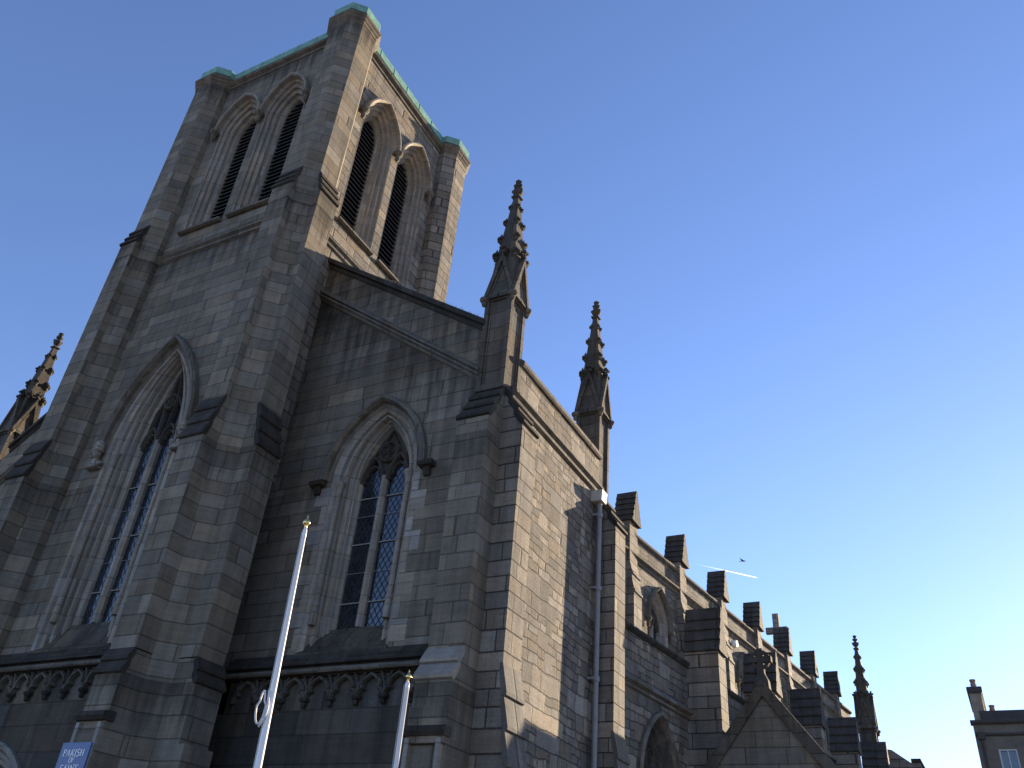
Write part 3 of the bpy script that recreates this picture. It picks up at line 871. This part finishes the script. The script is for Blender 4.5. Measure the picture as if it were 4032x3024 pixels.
# --- pinnacle
def make_pinnacle(loc):
    p = empty('pinnacle')
    adopt(p)
    p.location = loc
    m = MB()
    m.box(-.34, .34, -.34, .34, -.5, 3.2)
    for ax in (-1, 1):
        for ay in (-1, 1):
            m.box(min(ax * .40, ax * .27), max(ax * .40, ax * .27), min(ay * .40, ay * .27), max(ay * .40, ay * .27), -.0, 3.1)
    for k in range(4):
        c, s = cos(k * pi / 2), sin(k * pi / 2)
        def R(x, y): return (x * c - y * s, x * s + y * c)
        for z0, z1 in ((0, .18), (2.85, 3.1)):
            pts = [R(-.28, -.397), R(.28, -.397), R(.28, -.33), R(-.28, -.33)]
            m.prism(pts, z0, z1)
        m.prism([R(-.245, -.365), R(-.205, -.365), R(-.205, -.33), R(-.245, -.33)], .18, 2.85)
        m.prism([R(.205, -.365), R(.245, -.365), R(.245, -.33), R(.205, -.33)], .18, 2.85)
    m.build('shaft', PINN, p)
    m = MB(); m.loft([[(-a, -a, z), (a, -a, z), (a, a, z), (-a, a, z)] for a, z in ((.385, 3.05), (.30, 4.3), (.19, 5.6), (.085, 6.85), (.075, 6.92), (.13, 6.95), (.13, 7.0), (.07, 7.03))])
    m.build('spire', CARV, p)
    g0 = None
    for k in range(4):
        if g0 is None:
            m = MB()
            m.loft([[(-.40, y, 2.97), (.40, y, 2.97), (0, y, 4.32)] for y in (-.40, .0)])
            for s_ in (-1, 1):
                m.loft([[(s_ * .47, y, 2.90), (s_ * .36, y, 2.90), (0, y, 4.20), (0, y, 4.48)] for y in (-.47, -.02)])
                m.loft([[(s_ * .30, y, 3.02), (s_ * .25, y, 3.02), (0, y, 3.88), (0, y, 4.03)] for y in (-.425, -.38)])
            g0 = m.build('gablet', PINN, p)
            m = MB()
            m.blob((0, -.40, 4.52), .10, (1, 1, .9), 1, .2)
            for a in range(6): m.blob((.09 * cos(a * pi / 3), -.40 + .09 * sin(a * pi / 3), 4.62 + .03 * (a % 2)), .065, (1, 1, .8), 1, .25)
            m.blob((0, -.40, 4.74), .055, (1, 1, 1.2), 1, .2)
            f0 = m.build('gablet_finial', CARV, p)
            m = MB()
            m.lathe([(.08, .06), (.125, .03), (.13, -.02), (.10, -.07), (.06, -.10), (.07, -.16), (.04, -.22), (.01, -.24)], (-.42, -.43, 2.92), 10)
            c0 = m.build('corbel', MLD, p)
        else:
            for o in (g0, f0, c0):
                c = o.copy(); COL.objects.link(c); c.parent = p; c.rotation_euler = (0, 0, k * pi / 2)
    k0 = None
    m = MB()
    m.blob((.02, 0, -.02), .09, (1.0, .75, 1.25), 1, .2); m.blob((.085, 0, .06), .05, (1.1, 1.2, .9), 1, .25); m.blob((.08, .05, .02), .045, (1, 1, 1), 1, .2); m.blob((.08, -.05, .02), .045, (1, 1, 1), 1, .2); m.loft([[(.05 + r_ * cos(k * pi / 2), r_ * sin(k * pi / 2), z_) for k in range(4)] for r_, z_ in ((.04, .06), (.035, .11), (.006, .19))])
    k0 = m.build('crocket', CARV, p)
    first = True
    for zc, sc in ((4.5, 1.5), (5.15, 1.4), (5.85, 1.2), (6.5, .95)):
        hw = .30 + (.085 - .30) * (zc - 4.3) / 2.55
        for e in range(4):
            a = pi / 4 + e * pi / 2
            o = k0 if first else k0.copy()
            if not first: COL.objects.link(o); o.parent = p
            first = False
            o.location = ((hw * 1.36 - .05) * cos(a), (hw * 1.36 - .05) * sin(a), zc)
            o.rotation_euler = (0, 0, a)
            o.scale = (sc, sc, sc)
    m = MB()
    m.lathe([(.07, 7.03), (.06, 7.07), (.13, 7.14), (.165, 7.22), (.13, 7.30), (.07, 7.34), (.06, 7.37), (.12, 7.42), (.125, 7.47), (.05, 7.52), (.05, 7.54), (.09, 7.60), (.085, 7.66), (.03, 7.70)], (0, 0, 0), 10)
    for z, r, b in ((7.24, .14, .055), (7.46, .10, .045), (7.63, .07, .035)):
        for a in range(5): m.blob((r * cos(a * 2 * pi / 5 + z), r * sin(a * 2 * pi / 5 + z), z + .02), b, (1, 1, 1), 1, .25)
    m.build('finial', CARV, p)
    return p
pin = make_pinnacle((-9.3, 15.3, 11.45))
def copy_pin(loc, s=1.0):
    c = pin.copy(); COL.objects.link(c)
    c.parent = church; c.matrix_parent_inverse = Matrix.Translation(OFF); c.location = loc; c.scale = (s, s, s)
    for ch in list(pin.children):
        d = ch.copy(); COL.objects.link(d); d.parent = c
    return c
copy_pin((-9.305, 21.31, 11.40))
WX2 = 2 * TX
copy_pin((WX2 + 8.87, 15.3, 11.45))

# --- mirrored north aisle front, glimpsed left of the tower
m = MB()
wz = lambda u: cop_z(WX2 - u)
m.loft([[(u, y, GZ) for u in (WX2 + 8.9, -22.4)] + [(-22.4, y, wz(-22.4) - .25), (WX2 + 8.9, y, wz(WX2 + 8.9) - .25)] for y in (AY, AY + .7)])
part(m, 'aisle_front_wall', ASH)
raking(af, copp, wz, WX2 + 9.65, WX2 + 16.0, 'gable_coping', SOOT)
raking(af, strp, lambda u: str_z(WX2 - u), WX2 + 9.65, WX2 + 16.0, 'raking_string', MLD)
abut(fb, WX2 + 8.9, WX2 + 9.73, [(10.33, 4.95, .63), (4.25, GZ, .92)], soots=[(11.48, 3), (4.95, 2)], name='corner_buttress')
m = MB(); m.box(WX2 + 8.9, WX2 + 9.4, AY + .7, 21.7, GZ, 12.6)
part(m, 'aisle_side_wall', RUB)

# --- rainwater pipe and hopper on the side wall
m = MB()
px_, py_ = -8.72, 20.62
m.tube([(px_, py_, GZ), (px_, py_, 10.95)], .07, 10)
dp = part(m, 'downpipe', PIPE)
for z in (10.55, 8.4, 6.0, 3.6, 1.2):
    m = MB(); m.lathe([(.08, -.07), (.098, -.06), (.098, .06), (.08, .07)], (px_, py_, z), 10); m.box(-8.92, -8.74, py_ - .14, py_ - .10, z - .03, z + .03)
    m.build('bracket', PIPE, dp)
m = MB(); m.loft([[(-8.92, py_ - .20, 10.95), (-8.58, py_ - .20, 10.95), (-8.58, py_ + .14, 10.95), (-8.92, py_ + .14, 10.95)], [(-8.92, py_ - .22, 11.27), (-8.55, py_ - .22, 11.27), (-8.55, py_ + .15, 11.27), (-8.92, py_ + .15, 11.27)]])
m.build('hopper_head', HOPP, dp)
# ledge stones where the side buttress meets the string
# ------------------------------------------------------------------ nave: aisle wall, buttresses, clerestory
BY = [26.75, 31.75, 36.75, 41.65, 46.6]           # aisle buttress centres
WY = [24.25, 29.25, 34.25, 39.2, 44.1]
m = MB()
wall_sheet(m, F_aisle, 21.7, 49.5, GZ, lambda u: 7.9, [(y, 1.12, 1.75, 4.1, -.2) for y in WY])
part(m, 'nave_aisle_wall', RUB, normals=False)
m = MB(); m.extrude([(.5, 7.85), (-.04, 7.85), (-.12, 7.93), (-.12, 8.0), (.1, 8.14), (.5, 8.2)], lambda p, q, t: F_aisle(t, p, q), 21.7, 49.5)
part(m, 'aisle_parapet_coping', SOOT)
m = MB(); m.extrude([(.1, 6.28), (0, 6.28), (-.07, 6.32), (-.05, 6.40), (-.16, 6.46), (-.16, 6.52), (0, 6.66), (.1, 6.66)], lambda p, q, t: F_aisle(t, p, q), 21.7, 49.5)
part(m, 'string_course', MLD)
low_prof = [(1.12, 1.75, 0), (1.05, 1.68, .06), (.98, 1.6, .14), (.92, 1.52, .14), (.86, 1.45, .25), (.80, 1.38, .25), (.72, 1.3, .38)]
low_hood = [(1.30, 1.95, 0), (1.30, 1.95, -.10), (1.22, 1.86, -.16), (1.16, 1.80, -.08), (1.12, 1.75, 0)]
for y in WY:
    win = church_window(church, F_aisle, y, 4.1, -.2, low_prof, low_hood, (.73, 1.31, .36), False, .55, .18, None, name='aisle_window', rsur=CARV)
    adopt(win)

def gabled(fn, uc, hw, d0, d1, ze, zr, n=4, lip=.05):
    """saddleback cap of overlapping sloped courses; ridge runs into the wall from d0 (outer) to d1"""
    side = []
    for k in range(n):
        t0, t1 = k / n, (k + 1) / n
        a0 = hw * (1 - t0) + lip; z0 = ze + (zr - ze) * t0
        a1 = hw * (1 - t1) + .025; z1 = ze + (zr - ze) * t1
        side += [(a0, z0), (a0 + .005, z0 + .05), (a1, z1)]
    side = side[:-1] + [(.075, zr - .05), (.07, zr + .04), (.0, zr + .07)]
    poly = side + [(-a, z) for a, z in reversed(side[:-1])]
    poly = [(hw - .05, ze - .02)] + poly + [(-hw + .05, ze - .02)]
    m = MB()
    m.extrude(poly, lambda p, q, t: fn(uc + p, t, q), d0, d1)
    return m
for i, y in enumerate(BY):
    m = MB()
    hw = .40
    dp0 = -.98
    fA = F_aisle
    fX = lambda u, d, z, y=y: (XA(y) - d, u, z)
    m.extrude([(.1, 8.36), (dp0, 8.36), (dp0, 5.9), (dp0 - .22, 5.0), (dp0 - .28, 5.0), (dp0 - .28, 4.92), (dp0 - .2, 4.88), (dp0 - .2, GZ), (.1, GZ)], lambda p, q, t: fX(t, p, q), y - hw, y + hw)
    m.loft([[fX(y - hw, d, 8.36), fX(y + hw, d, 8.36), fX(y, d, 9.72)] for d in (dp0 + .02, .1)])
    b = part(m, 'aisle_buttress', ASHE)
    gabled(fX, y, hw, dp0 - .07, .12, 8.34, 9.78, 4, .08).build('gabled_cap', CAPS, b)
# aisle roof up to the clerestory
m = MB()
m.add([F_aisle(21.7, .4, 7.9), F_aisle(49.5, .4, 7.9), F_clere(49.5, 0, 10.4), F_clere(21.7, 0, 10.4)], [(0, 1, 2, 3)])
part(m, 'aisle_roof', SLATE)
# clerestory
UY = [27.2, 32.15, 37.1, 42.0, 46.9, 51.6, 56.3, 61.0]
CWY = [(a + b) / 2 for a, b in zip(UY[:-1], UY[1:])]
ZCT = 15.35
m = MB()
wall_sheet(m, F_clere, 21.7, 64.0, 7.0, lambda u: ZCT, [(y, .98, 1.55, 12.15, 10.6) for y in CWY])
part(m, 'clerestory_wall', RUB, normals=False)
m = MB(); m.extrude([(.6, ZCT - .04), (-.05, ZCT - .04), (-.13, ZCT + .04), (-.13, ZCT + .14), (.1, ZCT + .27), (.6, ZCT + .27)], lambda p, q, t: F_clere(t, p, q), 21.7, 64.0)
part(m, 'clerestory_coping', MLD)
m = MB(); m.extrude([(.1, 14.22), (0, 14.22), (-.06, 14.26), (-.05, 14.38), (-.18, 14.46), (-.18, 14.54), (0, 14.66), (.1, 14.66)], lambda p, q, t: F_clere(t, p, q), 21.7, 64.0)
part(m, 'string_course', MLD)
cl_prof = [(.98, 1.55, 0), (.90, 1.46, .08), (.84, 1.4, .08), (.76, 1.3, .22), (.70, 1.24, .22), (.62, 1.15, .40)]
cl_hood = [(1.16, 1.74, 0), (1.16, 1.74, -.16), (1.08, 1.65, -.22), (1.0, 1.57, -.12), (.98, 1.55, 0)]
for y in CWY:
    win = church_window(church, F_clere, y, 12.15, 10.6, cl_prof, cl_hood, (.63, 1.16, .38), False, .47, .16, None, name='clerestory_window')
    adopt(win)
    for s_ in (-1, 1): pendant(F_clere, y + s_ * 1.1, 12.12, -.10, win, .13)
for y in UY:
    fX = lambda u, d, z, y=y: (XC(y) - d, u, z)
    hw = .46
    m = MB()
    m.extrude([(.6, 15.85), (-.14, 15.85), (-.14, 14.0), (-.24, 13.55), (-.29, 13.5), (-.29, 13.42), (-.24, 13.4), (-.24, 13.2), (-.32, 12.8), (-.37, 12.76), (-.37, 12.66), (-.32, 12.64), (-.32, 8.0), (.6, 8.0)], lambda p, q, t: fX(t, p, q), y - hw, y + hw)
    m.loft([[fX(y - hw, d, 15.85), fX(y + hw, d, 15.85), fX(y, d, 17.3)] for d in (-.12, .6)])
    b = part(m, 'clerestory_buttress', ASHE)
    gabled(fX, y, hw, -.30, .62, 15.83, 17.32, 5, .08).build('gabled_cap', CAPS, b)
# nave roof
def XR(y): return TX + K * (y - 21.7)
m = MB()
def W2(y): return 2 * XR(y) - XC(y)
for a, b in (((XC, 15.2), (XR, 20.4)), ((XR, 20.4), (W2, 15.2))):
    m.add([(a[0](21.7) , 21.7, a[1]), (a[0](64), 64, a[1]), (b[0](64), 64, b[1]), (b[0](21.7), 21.7, b[1])], [(0, 1, 2, 3)])
m.add([(XC(64), 64, GZ), (W2(64), 64, GZ), (W2(64), 64, 15.2), (XR(64), 64, 20.4), (XC(64), 64, 15.2)], [(0, 1, 2, 3, 4)])
m.add([(XC(21.7), 21.7, GZ), (W2(21.7), 21.7, GZ), (W2(21.7), 21.7, 15.2), (XR(21.7), 21.7, 20.4), (XC(21.7), 21.7, 15.2)], [(0, 1, 2, 3, 4)])
m.add([(W2(21.7), 21.7, GZ), (W2(64), 64, GZ), (W2(64), 64, 15.2), (W2(21.7), 21.7, 15.2)], [(0, 1, 2, 3)])
part(m, 'nave_roof', SLATE)
m = MB()
cx_, cy_, cz_ = -12.67, 63.8, 21.6
m.box(cx_ - .22, cx_ + .22, cy_ - .2, cy_ + .2, 19.5, cz_ + .95)
m.box(cx_ - .78, cx_ + .78, cy_ - .18, cy_ + .18, cz_ - .5, cz_ - .06)
part(m, 'gable_cross', ASHE)
copy_pin((-7.35, 63.6, 10.35), 1.32)
m = MB(); m.box(-8.7, -6.2, 63.0, 65.0, GZ, 10.6)
part(m, 'end_buttress', ASHE)

# --- porch with steep gable and wheel cross
PY = 26.3; PXc = -5.807; PZ = 7.24
m = MB()
hwp = 2.55; zl = PZ - hwp * 1.33
def pg(off, up_): return [(PXc - hwp - off, zl + up_), (PXc, PZ + up_ * 1.2), (PXc + hwp + off, zl + up_)]
m.loft([[(PXc - hwp, y, GZ), (PXc - hwp, y, zl - .1), (PXc, y, PZ - .2), (PXc + hwp, y, zl - .1), (PXc + hwp, y, GZ)] for y in (PY, PY + 5.2)])
porch = part(m, 'porch', ASH)
m = MB()
for s_ in (-1, 1):
    m.loft([[(PXc + s_ * (hwp + .2), y, zl - .1), (PXc + s_ * (hwp - .08), y, zl - .25), (PXc, y, PZ - .36), (PXc, y, PZ + .12)] for y in (PY - .12, PY + .35)])
m.build('gable_coping', PINN, porch)
m = MB()
for s_ in (-1, 1):
    m.loft([[(PXc + s_ * (hwp + .25), y, zl - .28), (PXc + s_ * (hwp + .2), y, zl - .36), (PXc, y, PZ - .14), (PXc, y, PZ - .02)] for y in (PY + .35, PY + 5.2)])
m.build('porch_roof', MLD, porch)
m = MB()
cz = PZ + .72
m.loft([[(PXc - a, PY - .02 - b, z), (PXc + a, PY - .02 - b, z), (PXc + a, PY + .16 + b, z), (PXc - a, PY + .16 + b, z)] for a, b, z in ((.22, .05, PZ - .15), (.20, .04, PZ + .1), (.10, 0, PZ + .30), (.085, 0, cz + .33))])
m.box(PXc - .33, PXc + .33, PY - .035, PY + .175, cz - .085, cz + .085)
for a, b in ((.30, .20),):
    n = 24
    rings = []
    for i in range(n + 1):
        t = 2 * pi * i / n
        rings.append([(PXc + r * cos(t), y, cz + r * sin(t)) for r, y in ((.29, PY), (.29, PY + .13), (.19, PY + .13), (.19, PY))])
    m.loft(rings, False, False)
m.build('wheel_cross', CARV, porch)
m = MB()
m.box(PXc + .14, PXc + .26, PY - .01, PY + .05, 3.2, 4.62); m.box(PXc + .05, PXc + .35, PY - .011, PY + .05, 4.52, 4.66)
m.build('slit_window', VOID, porch)
# low sacristy roof at the far end
m = MB()
m.box(-5.6, -3.55, 50.0, 54.0, GZ, 9.55)
m.loft([[(-5.8, y, 10.4), (-4.8, y, 10.2), (-3.95, y, 9.55), (-5.8, y, 9.5)] for y in (50.2, 53.8)])
part(m, 'sacristy', ASHE)
m = MB(); m.box(-3.95, -3.5, 49.9, 54.1, 9.55, 9.72)
part(m, 'sacristy_coping', SOOT)
# bird spikes on the aisle gable coping
m = MB()
for i in range(150):
    u = -14.6 + 4.7 * i / 150 + rnd.uniform(-.01, .01)
    z = cop_z(u) + .05
    a = rnd.uniform(-.06, .06); y = AY + .15 + rnd.choice((0, .12))
    m.tube([(u, y, z), (u + a, y + rnd.uniform(-.08, .04), z + .17)], .0035, 3)
part(m, 'bird_spikes', BAR, kind='stuff')

# ------------------------------------------------------------------ things around the church
# flagpoles
def flagpole(x, y, ztop, r0, r1, label):
    p = empty('flagpole', (x, y, GZ), None, label=label, category='flagpole', group='white flagpoles in front of the church')
    H = ztop - .18 - GZ
    m = MB(); m.lathe([(r0 * 2.0, 0), (r0 * 2.0, .03), (r0 * 1.3, .06), (r0 * 1.2, .35), (r0, .38), (r0, H * .45), (r1, H - .16), (r1 * 1.04, H - .158), (r1 * 1.04, H - .06), (r1 * .6, H - .02), (r1 * .3, H)], (0, 0, 0), 20)
    m.build('pole', POLE, p, smooth=True)
    m = MB(); m.lathe([(.010, H - .03), (.026, H - .015), (.014, H + .005), (.045, H + .03), (.056, H + .06), (.045, H + .09), (.02, H + .115), (.010, H + .14), (.013, H + .165), (.003, H + .18)], (0, 0, 0), 16)
    m.build('finial', GOLD, p, smooth=True)
    m = MB(); m.tube([(-r0 * 1.2, -r0 * .6, 1.4), (-r1 * 1.25, -r1 * .6, H - .08)], .004, 5)
    m.build('halyard', ROPE, p)
    return p, H
p1, H1 = flagpole(-7.885, 8.5, 5.02, .048, .030, 'taller white flagpole with gold finial and looped cord, in front of the tower buttress')
m = MB()
pts = []
zc = 2.35 - GZ
for i in range(26):
    t = 2 * pi * i / 26
    pts.append((-.085 + .075 * sin(t) * (1.0 if cos(t) < .2 else .55) + .0, -.065, zc + .20 * cos(t) - (0 if cos(t) > 0 else .0)))
m.tube(pts, .013, 8, closed=True)
m.build('cord_loop', ROPE, p1, smooth=True)
m = MB()
m.tube([(.0 + .075 * sin(k * .5) * (k / 8), -.07, zc + .20 - .055 * k) for k in range(9)], .013, 8)
m.build('cord_tail', ROPE, p1, smooth=True)
p1.rotation_euler = (0, -.0345, 0)
p2, H2 = flagpole(-8.79, 12.5, 3.98, .046, .040, 'shorter white flagpole with gold finial, in front of the corner buttress and trefoil frieze')
m = MB(); m.box(-.075, -.04, -.02, .02, 2.30 - GZ, 2.34 - GZ); m.build('cleat', BAR, p2)

# sign
sg = empty('church_sign', (-16.05, 11.955, 1.9), None, label='blue signboard with white words PARISH OF SAINT on the tower buttress', category='sign')
m = MB(); m.box(-.41, .41, -.02, .02, -.62, .92)
m.build('board', SIGN, sg)
def arcp(cx, cz, rx, rz, a0, a1, n=10):
    return [(cx + rx * cos(radians(a0 + (a1 - a0) * i / n)), cz + rz * sin(radians(a0 + (a1 - a0) * i / n))) for i in range(n + 1)]
GLY = {  # strokes of serif capitals on a unit-high cell: (points, width), and the cell width
    'P': ([([(.18, 0), (.18, 1)], .15), ([(.18, .96)] + arcp(.34, .73, .24, .23, 90, -90) + [(.18, .5)], .09), ([(.04, .03), (.36, .03)], .06), ([(.04, .97), (.30, .97)], .06)], .66),
    'A': ([([(.12, 0), (.40, .98)], .08), ([(.40, 1), (.70, 0)], .15), ([(.24, .34), (.58, .34)], .07), ([(.0, .03), (.26, .03)], .06), ([(.54, .03), (.86, .03)], .06)], .86),
    'R': ([([(.18, 0), (.18, 1)], .15), ([(.18, .96)] + arcp(.36, .75, .22, .21, 90, -90) + [(.18, .54)], .09), ([(.36, .52), (.66, .02)], .14), ([(.04, .03), (.34, .03)], .06), ([(.04, .97), (.30, .97)], .06), ([(.58, .03), (.80, .03)], .06)], .78),
    'I': ([([(.20, 0), (.20, 1)], .15), ([(.05, .03), (.35, .03)], .06), ([(.05, .97), (.35, .97)], .06)], .42),
    'S': ([(arcp(.32, .74, .22, .22, 30, 270, 12) + arcp(.32, .26, .24, .26, 90, -150, 12), .12)], .64),
    'H': ([([(.18, 0), (.18, 1)], .15), ([(.66, 0), (.66, 1)], .15), ([(.18, .52), (.66, .52)], .08), ([(.04, .03), (.32, .03)], .06), ([(.04, .97), (.32, .97)], .06), ([(.52, .03), (.80, .03)], .06), ([(.52, .97), (.80, .97)], .06)], .86),
    'O': ([(arcp(.40, .5, .31, .46, 0, 360, 20), .13)], .82),
    'F': ([([(.18, 0), (.18, 1)], .15), ([(.18, .96), (.60, .96)], .09), ([(.18, .53), (.48, .53)], .08), ([(.04, .03), (.34, .03)], .06), ([(.60, .99), (.60, .78)], .06), ([(.48, .63), (.48, .43)], .05)], .66),
    'N': ([([(.16, 0), (.16, 1)], .08), ([(.16, .98), (.70, .02)], .15), ([(.70, 0), (.70, 1)], .08), ([(.02, .03), (.30, .03)], .06), ([(.02, .97), (.24, .97)], .06), ([(.58, .97), (.82, .97)], .06)], .86),
    'T': ([([(.36, 0), (.36, 1)], .15), ([(.02, .96), (.70, .96)], .09), ([(.03, .99), (.03, .76)], .06), ([(.69, .99), (.69, .76)], .06), ([(.20, .03), (.52, .03)], .06)], .74)}
def text(body, size, x, z, parent):
    tot = sum(GLY[c][1] for c in body) * .9
    cx = -tot / 2
    for c in body:
        m = MB()
        for pts, wd in GLY[c][0]:
            L, R_ = [], []
            for i in range(len(pts)):
                a, b = pts[max(0, i - 1)], pts[min(len(pts) - 1, i + 1)]
                tx, tz = b[0] - a[0], b[1] - a[1]
                l = sqrt(tx * tx + tz * tz) or 1
                ox, oz = -tz / l * wd / 2, tx / l * wd / 2
                px, pz = pts[i]
                L.append((px + ox, pz + oz)); R_.append((px - ox, pz - oz))
            def W(p, d): return (x + (cx + p[0] * .9) * size * 1.2, d, z + p[1] * size)
            m.loft([[W(l_, -.030), W(r_, -.030), W(r_, -.018), W(l_, -.018)] for l_, r_ in zip(L, R_)])
        m.build('letter', LETT, parent)
        cx += GLY[c][1] * .9
text('PARISH', .135, .0, .66, sg)
text('OF', .10, .0, .545, sg)
text('SAINT', .135, .0, .375, sg)

# floodlight on the clerestory wall
m = MB(); fx, fy, fz = -11.05, 38.6, 13.3
m.lathe([(.02, 0), (.16, .02), (.20, .10), (.20, .2), (.14, .28)], (0, 0, 0), 14)
fl = m.build('floodlight', FLOOD, None, label='small white round floodlight fixed high on the clerestory wall', category='floodlight')
fl.rotation_euler = (0, pi / 2, 0)
fl.location = (XC(43.0) + .02, 43.0, 13.86)

# town house across the side street
HS = 55.0
hs = empty('town_house', (2, HS, GZ), None, label='plain grey rendered town house with chimneys beyond the end of the nave', category='house')
def hp(mb, name, mat, **kw):
    o = mb.build(name, mat, hs, **kw)
    o.matrix_parent_inverse = Matrix.Translation((-2, -HS, -GZ))
    return o
x0 = -.93
m = MB()
hf = F_front(HS)
wx0, wx1, wz0, wz1 = .05, .93, 9.0, 11.13
m.box(x0, wx0, HS, HS + 9, GZ, 12.45); m.box(wx1, 9, HS, HS + 9, GZ, 12.45); m.box(wx0, wx1, HS + .02, HS + 9, wz1, 12.45); m.box(wx0, wx1, HS + .02, HS + 9, GZ, wz0)
hp(m, 'wall', REND)
m = MB(); m.extrude([(.1, 11.78), (-.0, 11.78), (-.10, 11.84), (-.10, 11.94), (.1, 11.98)], lambda p, q, t: hf(t, p, q), x0 + .06, 9); hp(m, 'string_course', RENDD)
m = MB(); m.extrude([(.3, 12.40), (-.12, 12.40), (-.2, 12.48), (-.2, 12.60), (.3, 12.66)], lambda p, q, t: hf(t, p, q), x0 - .1, 9); hp(m, 'cornice', RENDD)
m = MB(); m.box(x0 + .45, 9, HS + .05, HS + .4, 12.62, 13.12); hp(m, 'parapet', RENDD)
def chimney(xa, xb, ya, yb, zb, zt, pots):
    m = MB(); m.box(xa, xb, ya, yb, zb, zt)
    o = hp(m, 'chimney', BRKC)
    m = MB(); m.loft([[(xa - e, ya - e, z), (xb + e, ya - e, z), (xb + e, yb + e, z), (xa - e, yb + e, z)] for e, z in ((.02, zt - .05), (.10, zt + .05), (.10, zt + .28), (.03, zt + .32))]); c = m.build('chimney_cap', RENDD, o)
    for (px, py) in pots:
        m = MB(); m.lathe([(.15, 0), (.13, .38), (.16, .42), (.16, .5), (.12, .5)], (px, py, zt + .3), 12); m.build('chimney_pot', POT, o)
chimney(-.78, -.20, HS + .1, HS + 4.6, 12.5, 14.12, [(-.49, HS + .5), (-.49, HS + 1.4), (-.49, HS + 2.3), (-.49, HS + 3.2)])
chimney(.02, .36, HS + 3.4, HS + 6.0, 12.5, 13.5, [(.2, HS + 3.8), (.2, HS + 4.7), (.2, HS + 5.5)])
m = MB(); m.tube([(-.62, HS - .12, GZ), (-.62, HS - .12, 11.6)], .07, 8); dpp = hp(m, 'downpipe', RENDD)
m = MB(); m.loft([[(-.76, HS - .26, 11.6), (-.48, HS - .26, 11.6), (-.48, HS + .0, 11.6), (-.76, HS + .0, 11.6)], [(-.82, HS - .30, 11.95), (-.42, HS - .30, 11.95), (-.42, HS + .0, 11.95), (-.82, HS + .0, 11.95)]]); m.build('hopper_head', RENDD, dpp)
m = MB(); m.add([(wx0, HS + .16, wz0), (wx1, HS + .16, wz0), (wx1, HS + .16, wz1), (wx0, HS + .16, wz1)], [(0, 1, 2, 3)]); wn_ = hp(m, 'window', GLASS)
m = MB()
m.box(wx0, wx0 + .07, HS + .06, HS + .14, wz0, wz1); m.box(wx1 - .07, wx1, HS + .06, HS + .14, wz0, wz1); m.box(wx0 + .07, wx1 - .07, HS + .06, HS + .14, wz1 - .07, wz1); m.box(.46, .50, HS + .08, HS + .14, wz0, wz1 - .07); m.box(wx0 + .07, wx1 - .07, HS + .07, HS + .135, 10.02, 10.08)
m.build('sash_frame', SASH, wn_)

# bird
bd = Vector((-.2084, .9007, .3812)) * 60
bird = empty('bird', bd, None, label='small dark bird gliding in the sky above the white contrail', category='bird')
m = MB()
m.loft([[(x + r * cos(a * pi / 4) * .0, r * .9 * cos(a * pi / 4), z + r * sin(a * pi / 4)) for a in range(8)] for x, z, r in ((-.21, .01, .012), (-.12, .01, .035), (0, 0, .06), (.10, -.01, .055), (.16, -.02, .04), (.19, -.025, .025), (.23, -.04, .006))])
m.loft([[(-.17, -.015, .0), (-.17, .015, .0), (-.17, .015, .02), (-.17, -.015, .02)], [(-.30, -.06, -.01), (-.30, .06, -.01), (-.30, .06, .0), (-.30, -.06, .0)]])
m.build('body', CROW, bird, smooth=False)
for s_, zz in ((1, .16), (-1, .05)):
    m = MB()
    pl = [(.06, 0, .03), (.04, .14, .09), (-.08, .34, .17), (-.17, .46, .20), (-.14, .34, .13), (-.12, .2, .08), (-.10, .0, .02)]
    P = [(x - .1 * (s_ > 0) * y, s_ * y, z * (1.2 if s_ > 0 else .4)) for x, y, z in pl]
    m.loft([P, [(x, y, z + .012) for x, y, z in P]])
    m.build('wing', CROW, bird)

bird.scale = (.8, .8, .8)
# contrail, several kilometres away
def trailmat():
    q = NT('ice_trail')
    q.t.nodes.remove(q.b)
    tc = q.n('TexCoord')
    sp = q.n('SeparateXYZ'); q.t.links.new(tc.outputs['Generated'], sp.inputs[0])
    n = q.noise(tc.outputs['Object'], .03, 4)
    a = q.maprange(sp.outputs[0], 0.0, .75, 0.0, 1.0)
    a = q.math('MULTIPLY', q.math('POWER', a, 1.5), q.maprange(n, .3, .6, .75, 1.0))
    tl = q.n('BsdfTranslucent'); tl.inputs[0].default_value = (.50, .54, .62, 1)
    tr = q.n('BsdfTransparent')
    mx = q.n('MixShader')
    q.t.links.new(a, mx.inputs[0]); q.t.links.new(tr.outputs[0], mx.inputs[1]); q.t.links.new(tl.outputs[0], mx.inputs[2])
    out = [x for x in q.t.nodes if x.type == 'OUTPUT_MATERIAL'][0]
    q.t.links.new(mx.outputs[0], out.inputs[0])
    return q.m
A_ = Vector((-.2611, .8876, .3794)) * 4000; B_ = Vector((-.1964, .9104, .3642)) * 4000
m = MB()
ax = (B_ - A_).normalized(); ow = A_.normalized(); sd_ = ax.cross(ow).normalized(); ow = sd_.cross(ax)
rings = []
for t, r in ((0, 1.8), (.2, 2.0), (.4, 2.2), (.6, 2.3), (.8, 2.3), (.95, 2.1), (1.0, 1.2)):
    c = A_ + (B_ - A_) * t
    rings.append([c + sd_ * r * cos(pi * i / 6) + ow * r * sin(pi * i / 6) * .6 for i in range(7)])
m.loft(rings, False, False, closed=False)
m.build('contrail', trailmat(), None, smooth=True, label='thin white aircraft contrail fading to the left behind the buttress gables', category='contrail', kind='stuff')
